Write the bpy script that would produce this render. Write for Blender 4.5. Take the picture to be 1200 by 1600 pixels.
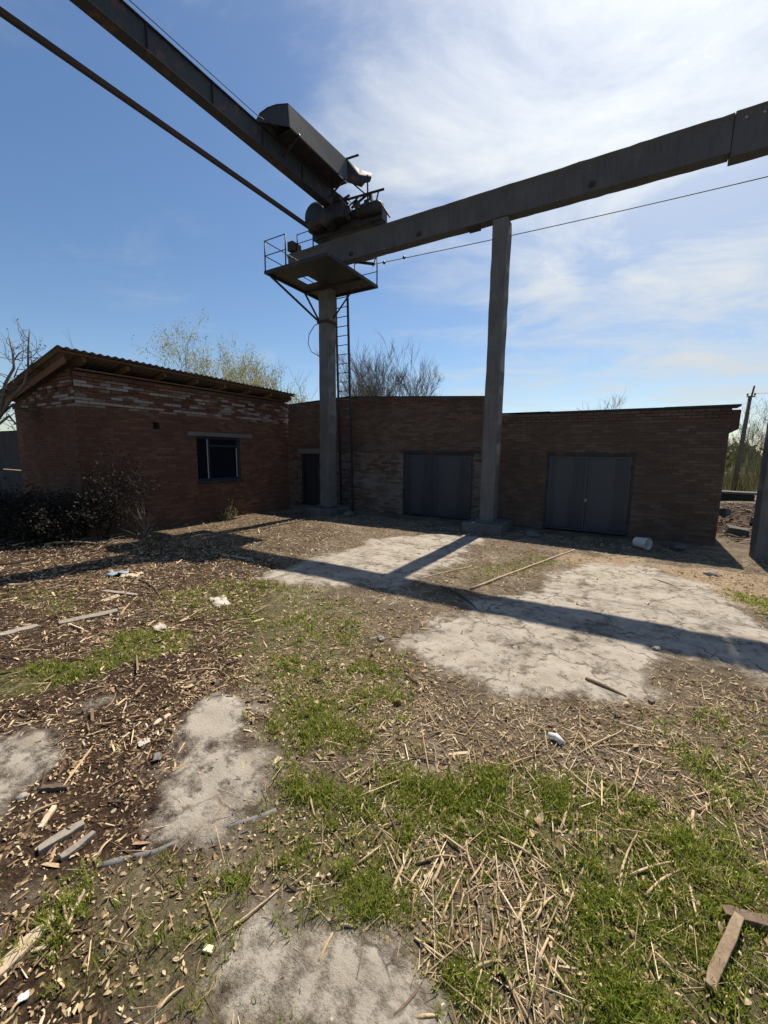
import bpy, bmesh, math, random
import numpy as np
from math import sin, cos, atan, radians, pi, sqrt
from mathutils import Vector, Matrix

for o in list(bpy.data.objects): bpy.data.objects.remove(o)
S = bpy.context.scene
COL = S.collection
random.seed(7)
rng = np.random.default_rng(11)

# ------------------------------------------------------------------ camera
FPX = 640.0; H = 2.1
PITCH = atan(92 / FPX); ROLL = 0.012; YAW = radians(30.7)
F = Vector((-sin(YAW) * cos(PITCH), cos(YAW) * cos(PITCH), -sin(PITCH)))
R0 = Vector((cos(YAW), sin(YAW), 0)); U0 = R0.cross(F)
R = R0 * cos(ROLL) + U0 * sin(ROLL); U = -R0 * sin(ROLL) + U0 * cos(ROLL)
cd = bpy.data.cameras.new('camera'); cam = bpy.data.objects.new('camera', cd); COL.objects.link(cam)
cd.sensor_fit = 'HORIZONTAL'; cd.sensor_width = 36.0; cd.lens = 36.0 * FPX / 1200.0
cd.clip_start = 0.05; cd.clip_end = 6000
mw = Matrix((R, U, -F)).transposed().to_4x4(); mw.translation = (0, 0, H)
cam.matrix_world = mw
S.camera = cam
CAM = Vector((0, 0, H))
def ray(x, y): return F + R * ((x - 600) / FPX) + U * ((800 - y) / FPX)
def px(x, y, z=0.0):                      # point of the photograph on the level z
    d = ray(x, y); return CAM + d * ((z - H) / d.z)

# ------------------------------------------------------------------ light
SUN_EL = radians(56.0); SUN_AZ = radians(0.5)     # azimuth from +Y towards +X
SUN_DIR = Vector((sin(SUN_AZ) * cos(SUN_EL), cos(SUN_AZ) * cos(SUN_EL), sin(SUN_EL)))
sl = bpy.data.lights.new('sun', 'SUN'); sun = bpy.data.objects.new('sun', sl); COL.objects.link(sun)
sl.energy = 5.0; sl.angle = radians(0.55); sl.color = (1.0, 0.905, 0.77)
sun.rotation_euler = (-SUN_DIR).to_track_quat('-Z', 'Y').to_euler()
W = bpy.data.worlds.new('World'); S.world = W; W.use_nodes = True
wn = W.node_tree.nodes; wl = W.node_tree.links; wn.clear()
def wnode(t, **k):
    n = wn.new(t)
    for a, b in k.items(): setattr(n, a, b)
    return n
def wmath(op, a, b=None, c=None):
    n = wnode('ShaderNodeMath', operation=op)
    for i, v in enumerate((a, b, c)):
        if v is None: continue
        if isinstance(v, (int, float)): n.inputs[i].default_value = v
        else: wl.new(v, n.inputs[i])
    return n.outputs[0]
sky = wnode('ShaderNodeTexSky', sky_type='NISHITA', sun_disc=False, sun_elevation=SUN_EL, sun_rotation=SUN_AZ,
            altitude=100, air_density=1.0, dust_density=0.5, ozone_density=2.4)
tc = wnode('ShaderNodeTexCoord')
nrm = wnode('ShaderNodeVectorMath', operation='NORMALIZE'); wl.new(tc.outputs['Generated'], nrm.inputs[0])
sep = wnode('ShaderNodeSeparateXYZ'); wl.new(nrm.outputs[0], sep.inputs[0])
zz = wmath('MAXIMUM', wmath('ADD', sep.outputs[2], 0.10), 0.05)
cx = wmath('DIVIDE', sep.outputs[0], zz); cy = wmath('DIVIDE', sep.outputs[1], zz)
def wnoise(scale, detail, rough, ax, ay, off, dist=0.0):
    cb = wnode('ShaderNodeCombineXYZ')
    a = radians(28)
    u_ = wmath('ADD', wmath('MULTIPLY', cx, cos(a)), wmath('MULTIPLY', cy, sin(a)))
    v_ = wmath('SUBTRACT', wmath('MULTIPLY', cy, cos(a)), wmath('MULTIPLY', cx, sin(a)))
    wl.new(wmath('ADD', wmath('MULTIPLY', u_, ax), off), cb.inputs[0]); wl.new(wmath('MULTIPLY', v_, ay), cb.inputs[1])
    n = wnode('ShaderNodeTexNoise'); wl.new(cb.outputs[0], n.inputs['Vector'])
    n.inputs['Scale'].default_value = scale; n.inputs['Detail'].default_value = detail
    n.inputs['Roughness'].default_value = rough; n.inputs['Distortion'].default_value = dist
    return n.outputs[0]
def wramp(v, a, b):
    n = wnode('ShaderNodeMapRange', interpolation_type='SMOOTHSTEP'); wl.new(v, n.inputs[0])
    n.inputs[1].default_value = a; n.inputs[2].default_value = b
    return n.outputs[0]
streak = wnoise(1.7, 12, 0.62, 0.9, 1.25, 7.9, 0.45)
puff = wnoise(0.55, 4, 0.5, 1.0, 1.0, 1.7, 0.3)
vd = wnode('ShaderNodeVectorMath', operation='DOT_PRODUCT'); wl.new(nrm.outputs[0], vd.inputs[0])
BANK = Vector((0.10, 0.80, 0.62)).normalized()
vd.inputs[1].default_value = BANK                      # the cirrus bank lies on the sunny side of the sky
bank = wramp(vd.outputs['Value'], 0.66, 0.95)
cover = wmath('ADD', wmath('MULTIPLY', streak, 1.1), wmath('ADD', wmath('MULTIPLY', puff, 0.7), wmath('MULTIPLY', bank, 0.42)))
veil = wmath('MULTIPLY', wramp(wmath('ADD', vd.outputs['Value'], wmath('MULTIPLY', puff, 0.16)), 0.87, 1.10), 0.55)
mask = wmath('MAXIMUM', wmath('MULTIPLY', wramp(cover, 0.93, 1.60), 0.95), veil)
mask = wmath('ADD', wmath('MULTIPLY', mask, 0.75), wmath('MULTIPLY', wmath('MULTIPLY', mask, streak), 0.5))
vs = wnode('ShaderNodeVectorMath', operation='DOT_PRODUCT'); wl.new(nrm.outputs[0], vs.inputs[0]); vs.inputs[1].default_value = SUN_DIR
fwd = wmath('POWER', wmath('MAXIMUM', vs.outputs['Value'], 0.0), 5.0)     # thin ice cloud scatters forward
cb_ = wmath('ADD', wmath('MULTIPLY', fwd, 6.2), 5.2)
cc = wnode('ShaderNodeCombineColor')
wl.new(wmath('MULTIPLY', cb_, 0.985), cc.inputs[0]); wl.new(wmath('MULTIPLY', cb_, 1.01), cc.inputs[1]); wl.new(wmath('MULTIPLY', cb_, 1.0), cc.inputs[2])
mx = wnode('ShaderNodeMix', data_type='RGBA'); wl.new(wmath('MULTIPLY', mask, 0.85), mx.inputs[0])
hs = wnode('ShaderNodeHueSaturation'); hs.inputs['Saturation'].default_value = 1.12; hs.inputs['Value'].default_value = 1.0; wl.new(sky.outputs[0], hs.inputs['Color']); wl.new(hs.outputs[0], mx.inputs[6]); wl.new(cc.outputs[0], mx.inputs[7])
bg = wnode('ShaderNodeBackground'); wl.new(mx.outputs[2], bg.inputs[0]); bg.inputs[1].default_value = 0.078
ow = wnode('ShaderNodeOutputWorld'); wl.new(bg.outputs[0], ow.inputs[0])
S.view_settings.view_transform = 'Standard'; S.view_settings.look = 'None'
S.view_settings.exposure = 0.6; S.view_settings.gamma = 1.0; S.view_settings.use_curve_mapping = False
S.render.engine = 'CYCLES'
S.render.resolution_x = 768; S.render.resolution_y = 1024

# ------------------------------------------------------------------ helpers
WL = {}
def wloc(p): return WL.get(p.name, Vector((0, 0, 0))) if p else Vector((0, 0, 0))
def prop(o, label=None, cat=None, group=None, kind=None):
    if label: o['label'] = label
    if cat: o['category'] = cat
    if group: o['group'] = group
    if kind: o['kind'] = kind
    return o
def thing(name, loc, label, cat, group=None):
    o = bpy.data.objects.new(name, None); COL.objects.link(o); o.location = loc
    o.empty_display_size = 0.2
    WL[o.name] = Vector(loc)
    return prop(o, label, cat, group)
def link(name, me, mat, parent=None, loc=None):
    o = bpy.data.objects.new(name, me); COL.objects.link(o)
    if mat and not me.materials: me.materials.append(mat)
    w = wloc(parent) if loc is None else Vector(loc)
    if parent: o.parent = parent; o.location = w - wloc(parent)
    else: o.location = w
    WL[o.name] = w
    return o
class MB:
    def __init__(s): s.v = []; s.f = []; s.sm = []
    def add(s, vs, fs, smooth=False):
        b = len(s.v); s.v += [tuple(v) for v in vs]; s.f += [tuple(b + i for i in f) for f in fs]; s.sm += [smooth] * len(fs)
        return s
    def box(s, a, b):
        (x0, y0, z0), (x1, y1, z1) = a, b
        x0, x1 = min(x0, x1), max(x0, x1); y0, y1 = min(y0, y1), max(y0, y1); z0, z1 = min(z0, z1), max(z0, z1)
        return s.add([(x0,y0,z0),(x1,y0,z0),(x1,y1,z0),(x0,y1,z0),(x0,y0,z1),(x1,y0,z1),(x1,y1,z1),(x0,y1,z1)],
                     [(3,2,1,0),(4,5,6,7),(0,1,5,4),(1,2,6,5),(2,3,7,6),(3,0,4,7)])
    def bar(s, a, b, w, h, up=(0, 0, 1)):          # rectangular bar
        a, b = Vector(a), Vector(b); d = (b - a).normalized(); up = Vector(up)
        if abs(d.dot(up)) > 0.98: up = Vector((0, 1, 0))
        r = d.cross(up).normalized() * (w / 2); u = r.cross(d).normalized() * (h / 2)
        vs = [p + i * r + j * u for p in (a, b) for i, j in ((-1,-1),(1,-1),(1,1),(-1,1))]
        return s.add(vs, [(0,1,2,3),(7,6,5,4),(0,4,5,1),(1,5,6,2),(2,6,7,3),(3,7,4,0)])
    def tube(s, pts, rs, n=8, cap=True, smooth=True):
        pts = [Vector(p) for p in pts]
        if not hasattr(rs, '__len__'): rs = [rs] * len(pts)
        vs = []; fs = []; ref = None
        for i, p in enumerate(pts):
            d = (pts[min(i + 1, len(pts) - 1)] - pts[max(i - 1, 0)]).normalized()
            if ref is None: ref = Vector((0, 0, 1)) if abs(d.z) < 0.9 else Vector((1, 0, 0))
            r = d.cross(ref).normalized(); u = r.cross(d)
            ref = u
            for k in range(n):
                a = 2 * pi * k / n; vs.append(p + (r * cos(a) + u * sin(a)) * rs[i])
        for i in range(len(pts) - 1):
            for k in range(n):
                k2 = (k + 1) % n; fs.append((i*n+k, i*n+k2, (i+1)*n+k2, (i+1)*n+k))
        if cap: fs.append(tuple(range(n - 1, -1, -1))); fs.append(tuple((len(pts)-1)*n + k for k in range(n)))
        return s.add(vs, fs, smooth)
    def prism(s, poly, off):                      # polygon extruded by a vector
        n = len(poly); off = Vector(off); vs = [Vector(p) for p in poly] + [Vector(p) + off for p in poly]
        fs = [tuple(range(n)), tuple(range(2*n-1, n-1, -1))] + [(i, i+n, (i+1)%n+n, (i+1)%n) for i in range(n)]
        return s.add(vs, fs)
    def build(s, name, mat, parent=None, loc=None, bevel=0.0, jit=0.0):
        w = wloc(parent) if loc is None else Vector(loc)
        me = bpy.data.meshes.new(name)
        me.from_pydata([(v[0]-w.x, v[1]-w.y, v[2]-w.z) for v in s.v], [], s.f)
        me.polygons.foreach_set('use_smooth', s.sm)
        bm = bmesh.new(); bm.from_mesh(me); bmesh.ops.recalc_face_normals(bm, faces=bm.faces)
        if jit:
            for v in bm.verts: v.co += Vector((random.uniform(-jit, jit), random.uniform(-jit, jit), random.uniform(-jit, jit)))
        bm.to_mesh(me); bm.free(); me.update()
        o = link(name, me, mat, parent, w)
        if bevel:
            m = o.modifiers.new('bevel', 'BEVEL'); m.width = bevel; m.segments = 2; m.limit_method = 'ANGLE'
        return o
def npmesh(name, V, quads=None, tris=None, rnd=None, smooth=False, extra=None):
    me = bpy.data.meshes.new(name)
    nq = 0 if quads is None else len(quads); nt = 0 if tris is None else len(tris)
    me.vertices.add(len(V)); me.vertices.foreach_set('co', np.asarray(V, np.float32).ravel())
    L = []
    if nq: L.append(np.asarray(quads, np.int32).ravel())
    if nt: L.append(np.asarray(tris, np.int32).ravel())
    L = np.concatenate(L); me.loops.add(len(L)); me.loops.foreach_set('vertex_index', L)
    me.polygons.add(nq + nt)
    st = np.concatenate([np.arange(nq) * 4, nq * 4 + np.arange(nt) * 3]).astype(np.int32)
    me.polygons.foreach_set('loop_start', st)
    me.polygons.foreach_set('use_smooth', np.full(nq + nt, smooth))
    if rnd is not None:
        a = me.attributes.new('rnd', 'FLOAT', 'FACE'); a.data.foreach_set('value', np.asarray(rnd, np.float32))
    if extra:
        for k, v in extra.items():
            a = me.attributes.new(k, 'FLOAT', 'POINT'); a.data.foreach_set('value', np.asarray(v, np.float32))
    me.update(calc_edges=True); me.validate()
    return me

# value noise on numpy arrays
def hash2(ix, iy, s):
    h = (ix.astype(np.int64) * 374761393 + iy.astype(np.int64) * 668265263 + s * 974634777) & 0x7fffffff
    h = ((h ^ (h >> 13)) * 1274126177) & 0x7fffffff
    return ((h ^ (h >> 16)) & 0xffff) / 65535.0
def vnoise(x, y, s=0):
    x = np.asarray(x, float); y = np.asarray(y, float)
    ix = np.floor(x); iy = np.floor(y); fx = x - ix; fy = y - iy
    fx = fx*fx*(3-2*fx); fy = fy*fy*(3-2*fy)
    a = hash2(ix, iy, s); b = hash2(ix+1, iy, s); c = hash2(ix, iy+1, s); d = hash2(ix+1, iy+1, s)
    return (a*(1-fx)+b*fx)*(1-fy) + (c*(1-fx)+d*fx)*fy
def fbm(x, y, s=0, oct=4):
    t = 0; a = 0.5; n = 0
    for i in range(oct): t = t + a * vnoise(x * 2**i, y * 2**i, s + i * 17); n += a; a *= 0.5
    return t / n

# ------------------------------------------------------------------ materials
class NT:
    def __init__(s, name, rough=0.8, metal=0.0, spec=0.3):
        s.m = bpy.data.materials.new(name); s.m.use_nodes = True; s.t = s.m.node_tree; s.n = s.t.nodes; s.l = s.t.links
        s.b = s.n['Principled BSDF']; s.b.inputs['Roughness'].default_value = rough; s.b.inputs['Metallic'].default_value = metal
        s.b.inputs['Specular IOR Level'].default_value = spec
    def node(s, t, **k):
        n = s.n.new(t)
        for a, b in k.items(): setattr(n, a, b)
        return n
    def put(s, v, sock):
        if isinstance(v, (int, float)): sock.default_value = v
        elif isinstance(v, tuple): sock.default_value = (*v, 1.0) if len(v) == 3 else v
        else: s.l.new(v, sock)
    def math(s, op, a, b=0.0):
        n = s.node('ShaderNodeMath', operation=op); s.put(a, n.inputs[0]); s.put(b, n.inputs[1]); return n.outputs[0]
    def pos(s, sx=1, sy=1, sz=1):
        g = s.node('ShaderNodeNewGeometry'); m = s.node('ShaderNodeVectorMath', operation='MULTIPLY')
        s.l.new(g.outputs['Position'], m.inputs[0]); m.inputs[1].default_value = (sx, sy, sz); return m.outputs[0]
    def noise(s, scale, detail=4, rough=0.55, vec=None, dist=0.0, out=0):
        n = s.node('ShaderNodeTexNoise'); s.l.new(vec if vec is not None else s.pos(), n.inputs['Vector'])
        n.inputs['Scale'].default_value = scale; n.inputs['Detail'].default_value = detail
        n.inputs['Roughness'].default_value = rough; n.inputs['Distortion'].default_value = dist
        return n.outputs[out]
    def ramp(s, v, a, b, lo=0.0, hi=1.0):
        n = s.node('ShaderNodeMapRange', interpolation_type='SMOOTHSTEP'); s.put(v, n.inputs[0])
        for i, q in enumerate((a, b, lo, hi)): n.inputs[i+1].default_value = q
        return n.outputs[0]
    def mix(s, f, a, b, mode='MIX'):
        n = s.node('ShaderNodeMix', data_type='RGBA', blend_type=mode); s.put(f, n.inputs[0]); s.put(a, n.inputs[6]); s.put(b, n.inputs[7]); return n.outputs[2]
    def cramp(s, v, stops):
        n = s.node('ShaderNodeValToRGB'); s.put(v, n.inputs[0]); e = n.color_ramp.elements
        while len(e) < len(stops): e.new(0.5)
        for i, (p, c) in enumerate(stops): e[i].position = p; e[i].color = (*c, 1)
        return n.outputs[0]
    def attr(s, name):
        n = s.node('ShaderNodeAttribute', attribute_name=name); return n.outputs['Fac']
    def objrnd(s): return s.node('ShaderNodeObjectInfo').outputs['Random']
    def bump(s, v, strength=0.4, dist=0.02):
        n = s.node('ShaderNodeBump'); n.inputs['Strength'].default_value = strength; n.inputs['Distance'].default_value = dist
        s.put(v, n.inputs['Height']); s.l.new(n.outputs[0], s.b.inputs['Normal'])
    def color(s, c): s.put(c, s.b.inputs['Base Color']); return s

def m_concrete(name, c0, c1, streak=True):
    t = NT(name, 0.9, spec=0.2)
    n = t.noise(2.2, 8, 0.65); st = t.noise(3.0, 5, 0.6, t.pos(6, 6, 0.35))
    f = t.math('ADD', t.math('MULTIPLY', n, 0.6), t.math('MULTIPLY', st, 0.4 if streak else 0.1))
    c = t.cramp(f, [(0.3, c0), (0.62, c1)])
    sp = t.noise(60, 3, 0.6)
    c = t.mix(t.ramp(sp, 0.55, 0.75, 0, 0.35), c, (c0[0]*.6, c0[1]*.6, c0[2]*.6))
    t.color(c); t.bump(t.math('ADD', sp, t.math('MULTIPLY', n, 1.5)), 0.5, 0.01)
    return t.m
def m_metal(name, c0, c1, rust=(0.10, 0.045, 0.022), amount=0.5, rough=0.6):
    t = NT(name, rough, 0.0, 0.4)
    n = t.noise(3.5, 8, 0.65); st = t.noise(5, 5, 0.6, t.pos(5, 5, 0.5))
    c = t.mix(t.ramp(st, 0.35, 0.7), c0, c1)
    c = t.mix(t.ramp(n, 0.62 - 0.25 * amount, 0.75 - 0.15 * amount), c, rust)
    t.color(c); t.bump(t.noise(40, 4), 0.2, 0.005)
    return t.m
def m_brick(name, per_obj, stops, wash=None, kr=0.17):
    # stops: brick colours; wash: list of (zlo, zhi, colour, amount) courses with old whitewash
    t = NT(name, 0.92, spec=0.15)
    r = t.objrnd() if per_obj else t.attr('rnd')
    c = t.cramp(r, stops)
    big = t.noise(0.55, 5, 0.6); fine = t.noise(45, 4, 0.6)
    c = t.mix(t.ramp(big, 0.4, 0.66, 0, 0.55), c, tuple(q * 0.62 for q in stops[0][1]))
    c = t.mix(t.ramp(fine, 0.5, 0.8, 0, 0.5), c, tuple(q * 0.6 for q in stops[0][1]))
    if wash:
        g = t.node('ShaderNodeSeparateXYZ'); t.l.new(t.pos(), g.inputs[0])
        wn_ = t.math('ADD', t.math('MULTIPLY', t.noise(1.3, 8, 0.7), 1.02 - kr), t.math('MULTIPLY', r, kr))
        for zlo, zhi, wc, am, xlo, xhi in wash:
            a = t.math('MULTIPLY', t.ramp(g.outputs[2], zlo - 0.06, zlo + 0.06), t.ramp(g.outputs[2], zhi + 0.06, zhi - 0.06, 1, 0) if False else t.math('SUBTRACT', 1.0, t.ramp(g.outputs[2], zhi - 0.06, zhi + 0.06)))
            a = t.math('MULTIPLY', a, t.math('MULTIPLY', t.ramp(g.outputs[0], xlo - 0.1, xlo + 0.1), t.math('SUBTRACT', 1.0, t.ramp(g.outputs[0], xhi - 0.1, xhi + 0.1))))
            a = t.math('MULTIPLY', a, t.ramp(wn_, 0.58 - am, 0.86 - am, 0, 0.85))
            c = t.mix(a, c, wc)
    t.color(c); t.bump(t.math('ADD', fine, t.noise(12, 3)), 0.5, 0.008)
    return t.m
def m_wood(name, c0, c1, c2, scale=1.0, obj=True):
    t = NT(name, 0.85, spec=0.2)
    g = t.noise(6 * scale, 6, 0.7, t.pos(1, 1, 1), 1.5); f = t.noise(70 * scale, 3, 0.6)
    c = t.cramp(t.math('ADD', t.math('MULTIPLY', g, 0.7), t.math('MULTIPLY', f, 0.3)), [(0.3, c0), (0.5, c1), (0.7, c2)])
    if obj:
        r = t.objrnd(); c = t.mix(t.ramp(r, 0.3, 1, 0, 0.4), c, tuple(q * 0.6 for q in c0))
    t.color(c); t.bump(f, 0.5, 0.004)
    return t.m
def m_plain(name, c, rough=0.7, metal=0.0, var=0.25, sc=8):
    t = NT(name, rough, metal)
    n = t.noise(sc, 5, 0.6)
    t.color(t.mix(t.ramp(n, 0.35, 0.7), c, tuple(q * (1 - var) for q in c))); t.bump(t.noise(sc * 6, 3), 0.2, 0.004)
    return t.m
def m_rnd(name, stops, rough=0.8, transl=0.0, fine=30, attr='rnd', spec=0.2):
    t = NT(name, rough, spec=spec)
    r = t.attr(attr)
    c = t.cramp(r, stops)
    c = t.mix(t.ramp(t.noise(fine, 3), 0.4, 0.75, 0, 0.4), c, tuple(q * 0.55 for q in stops[0][1]))
    t.color(c)
    if transl:
        tr = t.node('ShaderNodeBsdfTranslucent'); t.put(c, tr.inputs[0])
        ms = t.node('ShaderNodeMixShader'); ms.inputs[0].default_value = transl
        t.l.new(t.b.outputs[0], ms.inputs[1]); t.l.new(tr.outputs[0], ms.inputs[2])
        t.l.new(ms.outputs[0], t.n['Material Output'].inputs['Surface'])
    return t.m

M = {}
M['col'] = m_concrete('column_concrete', (0.08, 0.078, 0.074), (0.15, 0.145, 0.138))
M['beam'] = m_concrete('beam_concrete', (0.065, 0.067, 0.071), (0.105, 0.108, 0.112))
M['pad'] = m_concrete('footing_concrete', (0.10, 0.095, 0.085), (0.20, 0.188, 0.17), False)
M['fence'] = m_concrete('fence_concrete', (0.022, 0.022, 0.024), (0.055, 0.054, 0.054))
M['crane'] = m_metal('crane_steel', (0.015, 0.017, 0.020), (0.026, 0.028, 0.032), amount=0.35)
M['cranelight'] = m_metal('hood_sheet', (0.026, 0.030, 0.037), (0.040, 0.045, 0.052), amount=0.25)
M['rust'] = m_metal('rusty_steel', (0.022, 0.018, 0.016), (0.036, 0.027, 0.022), rust=(0.05, 0.024, 0.013), amount=0.8, rough=0.8)
M['dark'] = m_plain('dark_steel', (0.03, 0.03, 0.034), 0.6)
t = NT('gate_paint', 0.42, 0.0, 0.4)
st_ = t.math('ADD', t.attr('stain'), t.math('MULTIPLY', t.math('SUBTRACT', t.noise(2.0, 7, .65, t.pos(3, 3, .5)), 0.5), 0.7))
gc = t.mix(t.ramp(st_, .25, .75), t.mix(t.noise(1.5), (0.025, 0.030, 0.040), (0.033, 0.038, 0.049)), (0.014, 0.018, 0.027))
gc = t.mix(t.ramp(t.noise(5, 8, .7), .64, .74, 0, .8), gc, (0.06, 0.032, 0.02)); t.color(gc); t.bump(t.noise(18, 4), .15, .006)
M['gate'] = t.m
M['gateframe'] = m_metal('gate_frame_paint', (0.012, 0.013, 0.017), (0.022, 0.022, 0.025), amount=0.5)
M['mortarL'] = m_plain('mortar_brown', (0.11, 0.085, 0.07), 0.95, sc=3)
M['mortarG'] = m_plain('mortar_grey', (0.105, 0.097, 0.088), 0.95, sc=3)
redL = [(0.0, (0.1100, 0.0513, 0.0322)), (0.5, (0.1488, 0.0706, 0.0437)), (0.85, (0.1876, 0.0963, 0.0599)), (1.0, (0.0906, 0.0539, 0.0391))]
redA = [(0.0, (0.1019, 0.0591, 0.0402)), (0.5, (0.1358, 0.0841, 0.0588)), (0.85, (0.1698, 0.1080, 0.0762)), (1.0, (0.0962, 0.0660, 0.0523))]
redB = [(0.0, (0.0938, 0.0581, 0.0428)), (0.5, (0.1214, 0.0804, 0.0599)), (0.85, (0.1491, 0.1028, 0.0769)), (1.0, (0.0883, 0.0626, 0.0502))]
washL = [(3.19, 3.70, (0.30, 0.268, 0.245), 0.08, -30, -5), (3.11, 3.19, (0.36, 0.325, 0.30), 0.25, -30, -5), (3.33, 3.38, (0.33, 0.295, 0.27), 0.25, -30, -5), (3.54, 3.60, (0.33, 0.295, 0.27), 0.22, -30, -5)]
washA = [(0.0, 2.12, (0.19, 0.178, 0.16), 0.20, -13, -3), (2.12, 2.75, (0.14, 0.128, 0.105), 0.08, -9.0, -3)]
M['brickL'] = m_brick('brick_red_brown', False, redL, washL, .55); M['brickLo'] = m_brick('brick_red_brown_single', True, redL, washL, .55)
M['brickA'] = m_brick('brick_buff_red', False, redA, washA); M['brickAo'] = m_brick('brick_buff_red_single', True, redA, washA)
M['brickB'] = m_brick('brick_dull_brown', False, redB); M['brickBo'] = m_brick('brick_dull_brown_single', True, redB)
M['wood'] = m_wood('weathered_timber', (0.10, 0.058, 0.033), (0.16, 0.09, 0.05), (0.22, 0.13, 0.075))
M['woodgrey'] = m_wood('grey_timber', (0.19, 0.165, 0.14), (0.29, 0.25, 0.205), (0.40, 0.345, 0.275))
M['woodpale'] = m_wood('pale_split_wood', (0.33, 0.25, 0.165), (0.48, 0.38, 0.26), (0.60, 0.50, 0.36))
M['woodbrown'] = m_wood('brown_board', (0.13, 0.09, 0.058), (0.22, 0.16, 0.105), (0.34, 0.26, 0.18))
M['stick'] = m_wood('dry_stick_bark', (0.27, 0.185, 0.105), (0.45, 0.335, 0.205), (0.62, 0.50, 0.33), 2)
M['stickdark'] = m_wood('dark_stick_bark', (0.085, 0.06, 0.045), (0.14, 0.10, 0.072), (0.20, 0.145, 0.10), 2)
M['slate'] = m_concrete('roof_sheet', (0.12, 0.105, 0.095), (0.24, 0.21, 0.19), False)
M['felt'] = m_plain('roofing_felt', (0.045, 0.045, 0.048), 0.9)
M['lintel'] = m_concrete('lintel_concrete', (0.12, 0.115, 0.105), (0.19, 0.18, 0.165), False)
M['winframe'] = m_plain('window_frame_paint', (0.02, 0.027, 0.05), 0.6)
M['winwhite'] = m_plain('window_bead_white', (0.42, 0.42, 0.42), 0.6)
M['bark'] = m_wood('tree_bark', (0.08, 0.065, 0.05), (0.14, 0.115, 0.09), (0.20, 0.165, 0.13), 1.0, False)
M['barkpale'] = m_wood('pale_bark', (0.20, 0.17, 0.11), (0.30, 0.26, 0.17), (0.38, 0.33, 0.22), 1.0, False)
M['plastic'] = m_plain('white_plastic', (0.62, 0.61, 0.57), 0.45, var=0.12)
M['cloth'] = m_plain('pale_rag', (0.47, 0.43, 0.37), 0.9)
M['yellow'] = m_plain('yellow_foam', (0.72, 0.67, 0.42), 0.9)
M['blue'] = m_plain('blue_plastic', (0.24, 0.29, 0.33), 0.5)
M['wire'] = m_plain('cable_black', (0.03, 0.03, 0.032), 0.7)
M['cablegrey'] = m_plain('cable_grey', (0.16, 0.155, 0.15), 0.7)
M['ceramic'] = m_plain('insulator_brown', (0.16, 0.07, 0.04), 0.3)
M['room'] = m_plain('dark_interior', (0.05, 0.05, 0.055), 0.9)
g = NT('window_glass', 0.06, spec=0.5); g.color((0.006, 0.007, 0.012)); M['glass'] = g.m
M['stone'] = m_concrete('loose_stone', (0.26, 0.24, 0.215), (0.42, 0.395, 0.36), False)

# ------------------------------------------------------------------ terrain
def gauss(x, y, cx, cy, sx, sy): return np.exp(-((x-cx)/sx)**2 - ((y-cy)/sy)**2)
def th(x, y):
    x = np.asarray(x, float); y = np.asarray(y, float)
    z = (fbm(x*0.9, y*0.9, 3, 3) - 0.5) * 0.05 + (fbm(x*5, y*5, 9, 3) - 0.5) * 0.022
    z = z + 0.30 * gauss(x, y, -12.6, 2.9, 1.9, 1.3) + 0.10 * gauss(x, y, -8.0, 1.6, 2.4, 1.2)
    z = z + 0.42 * gauss(x, y, 4.6, 17.5, 2.0, 3.4) + 0.30 * gauss(x, y, 6.0, 24.5, 4.0, 4.0)
    far = np.clip((np.hypot(x, y) - 60) / 200, 0, 1)
    z = z + far * (fbm(x*0.006, y*0.006, 31, 3) - 0.5) * 4
    return z
def tz(x, y): return float(th(x, y))
def gp(x, y, dz=0.0):
    p = px(x, y); p.z = tz(p.x, p.y) + dz; return p

def poly_mask(X, Y, pts, soft):
    P = np.array([[px(a, b).x, px(a, b).y] for a, b in pts])
    inside = np.zeros(X.shape, bool); d = np.full(X.shape, 1e9)
    n = len(P)
    for i in range(n):
        a = P[i]; b = P[(i+1) % n]
        c = ((a[1] > Y) != (b[1] > Y)) & (X < (b[0]-a[0]) * (Y-a[1]) / (b[1]-a[1] + 1e-12) + a[0]); inside ^= c
        e = b - a; t = np.clip(((X-a[0])*e[0] + (Y-a[1])*e[1]) / (e@e), 0, 1)
        d = np.minimum(d, np.hypot(X-a[0]-t*e[0], Y-a[1]-t*e[1]))
    sd = np.where(inside, d, -d)
    return sd
def soft(sd, w): return np.clip(0.5 + sd / (2*w), 0, 1)
CONC = [[(630,1012),(690,975),(740,935),(850,925),(862,900),(930,878),(1010,880),(1100,915),(1170,955),(1230,1000),(1230,1075),(1130,1040),(1030,1020),(1045,1080),(900,1088),(780,1082),(700,1052)],
        [(440,885),(540,862),(580,842),(690,834),(760,840),(720,868),(690,895),(620,925),(540,920),(400,908),(410,890)],
        [(222,1278),(240,1215),(300,1150),(330,1095),(398,1112),(388,1185),(412,1245),(350,1285),(280,1300)],
        [(-60,1190),(0,1150),(135,1105),(120,1150),(60,1200),(0,1275),(-60,1290)],
        [(325,1640),(340,1510),(400,1470),(520,1485),(640,1530),(650,1640)]]
SAND = [[(1010,880),(1100,885),(1210,900),(1210,960),(1110,930)], [(870,865),(1010,872),(1000,888),(900,885)]]
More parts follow.
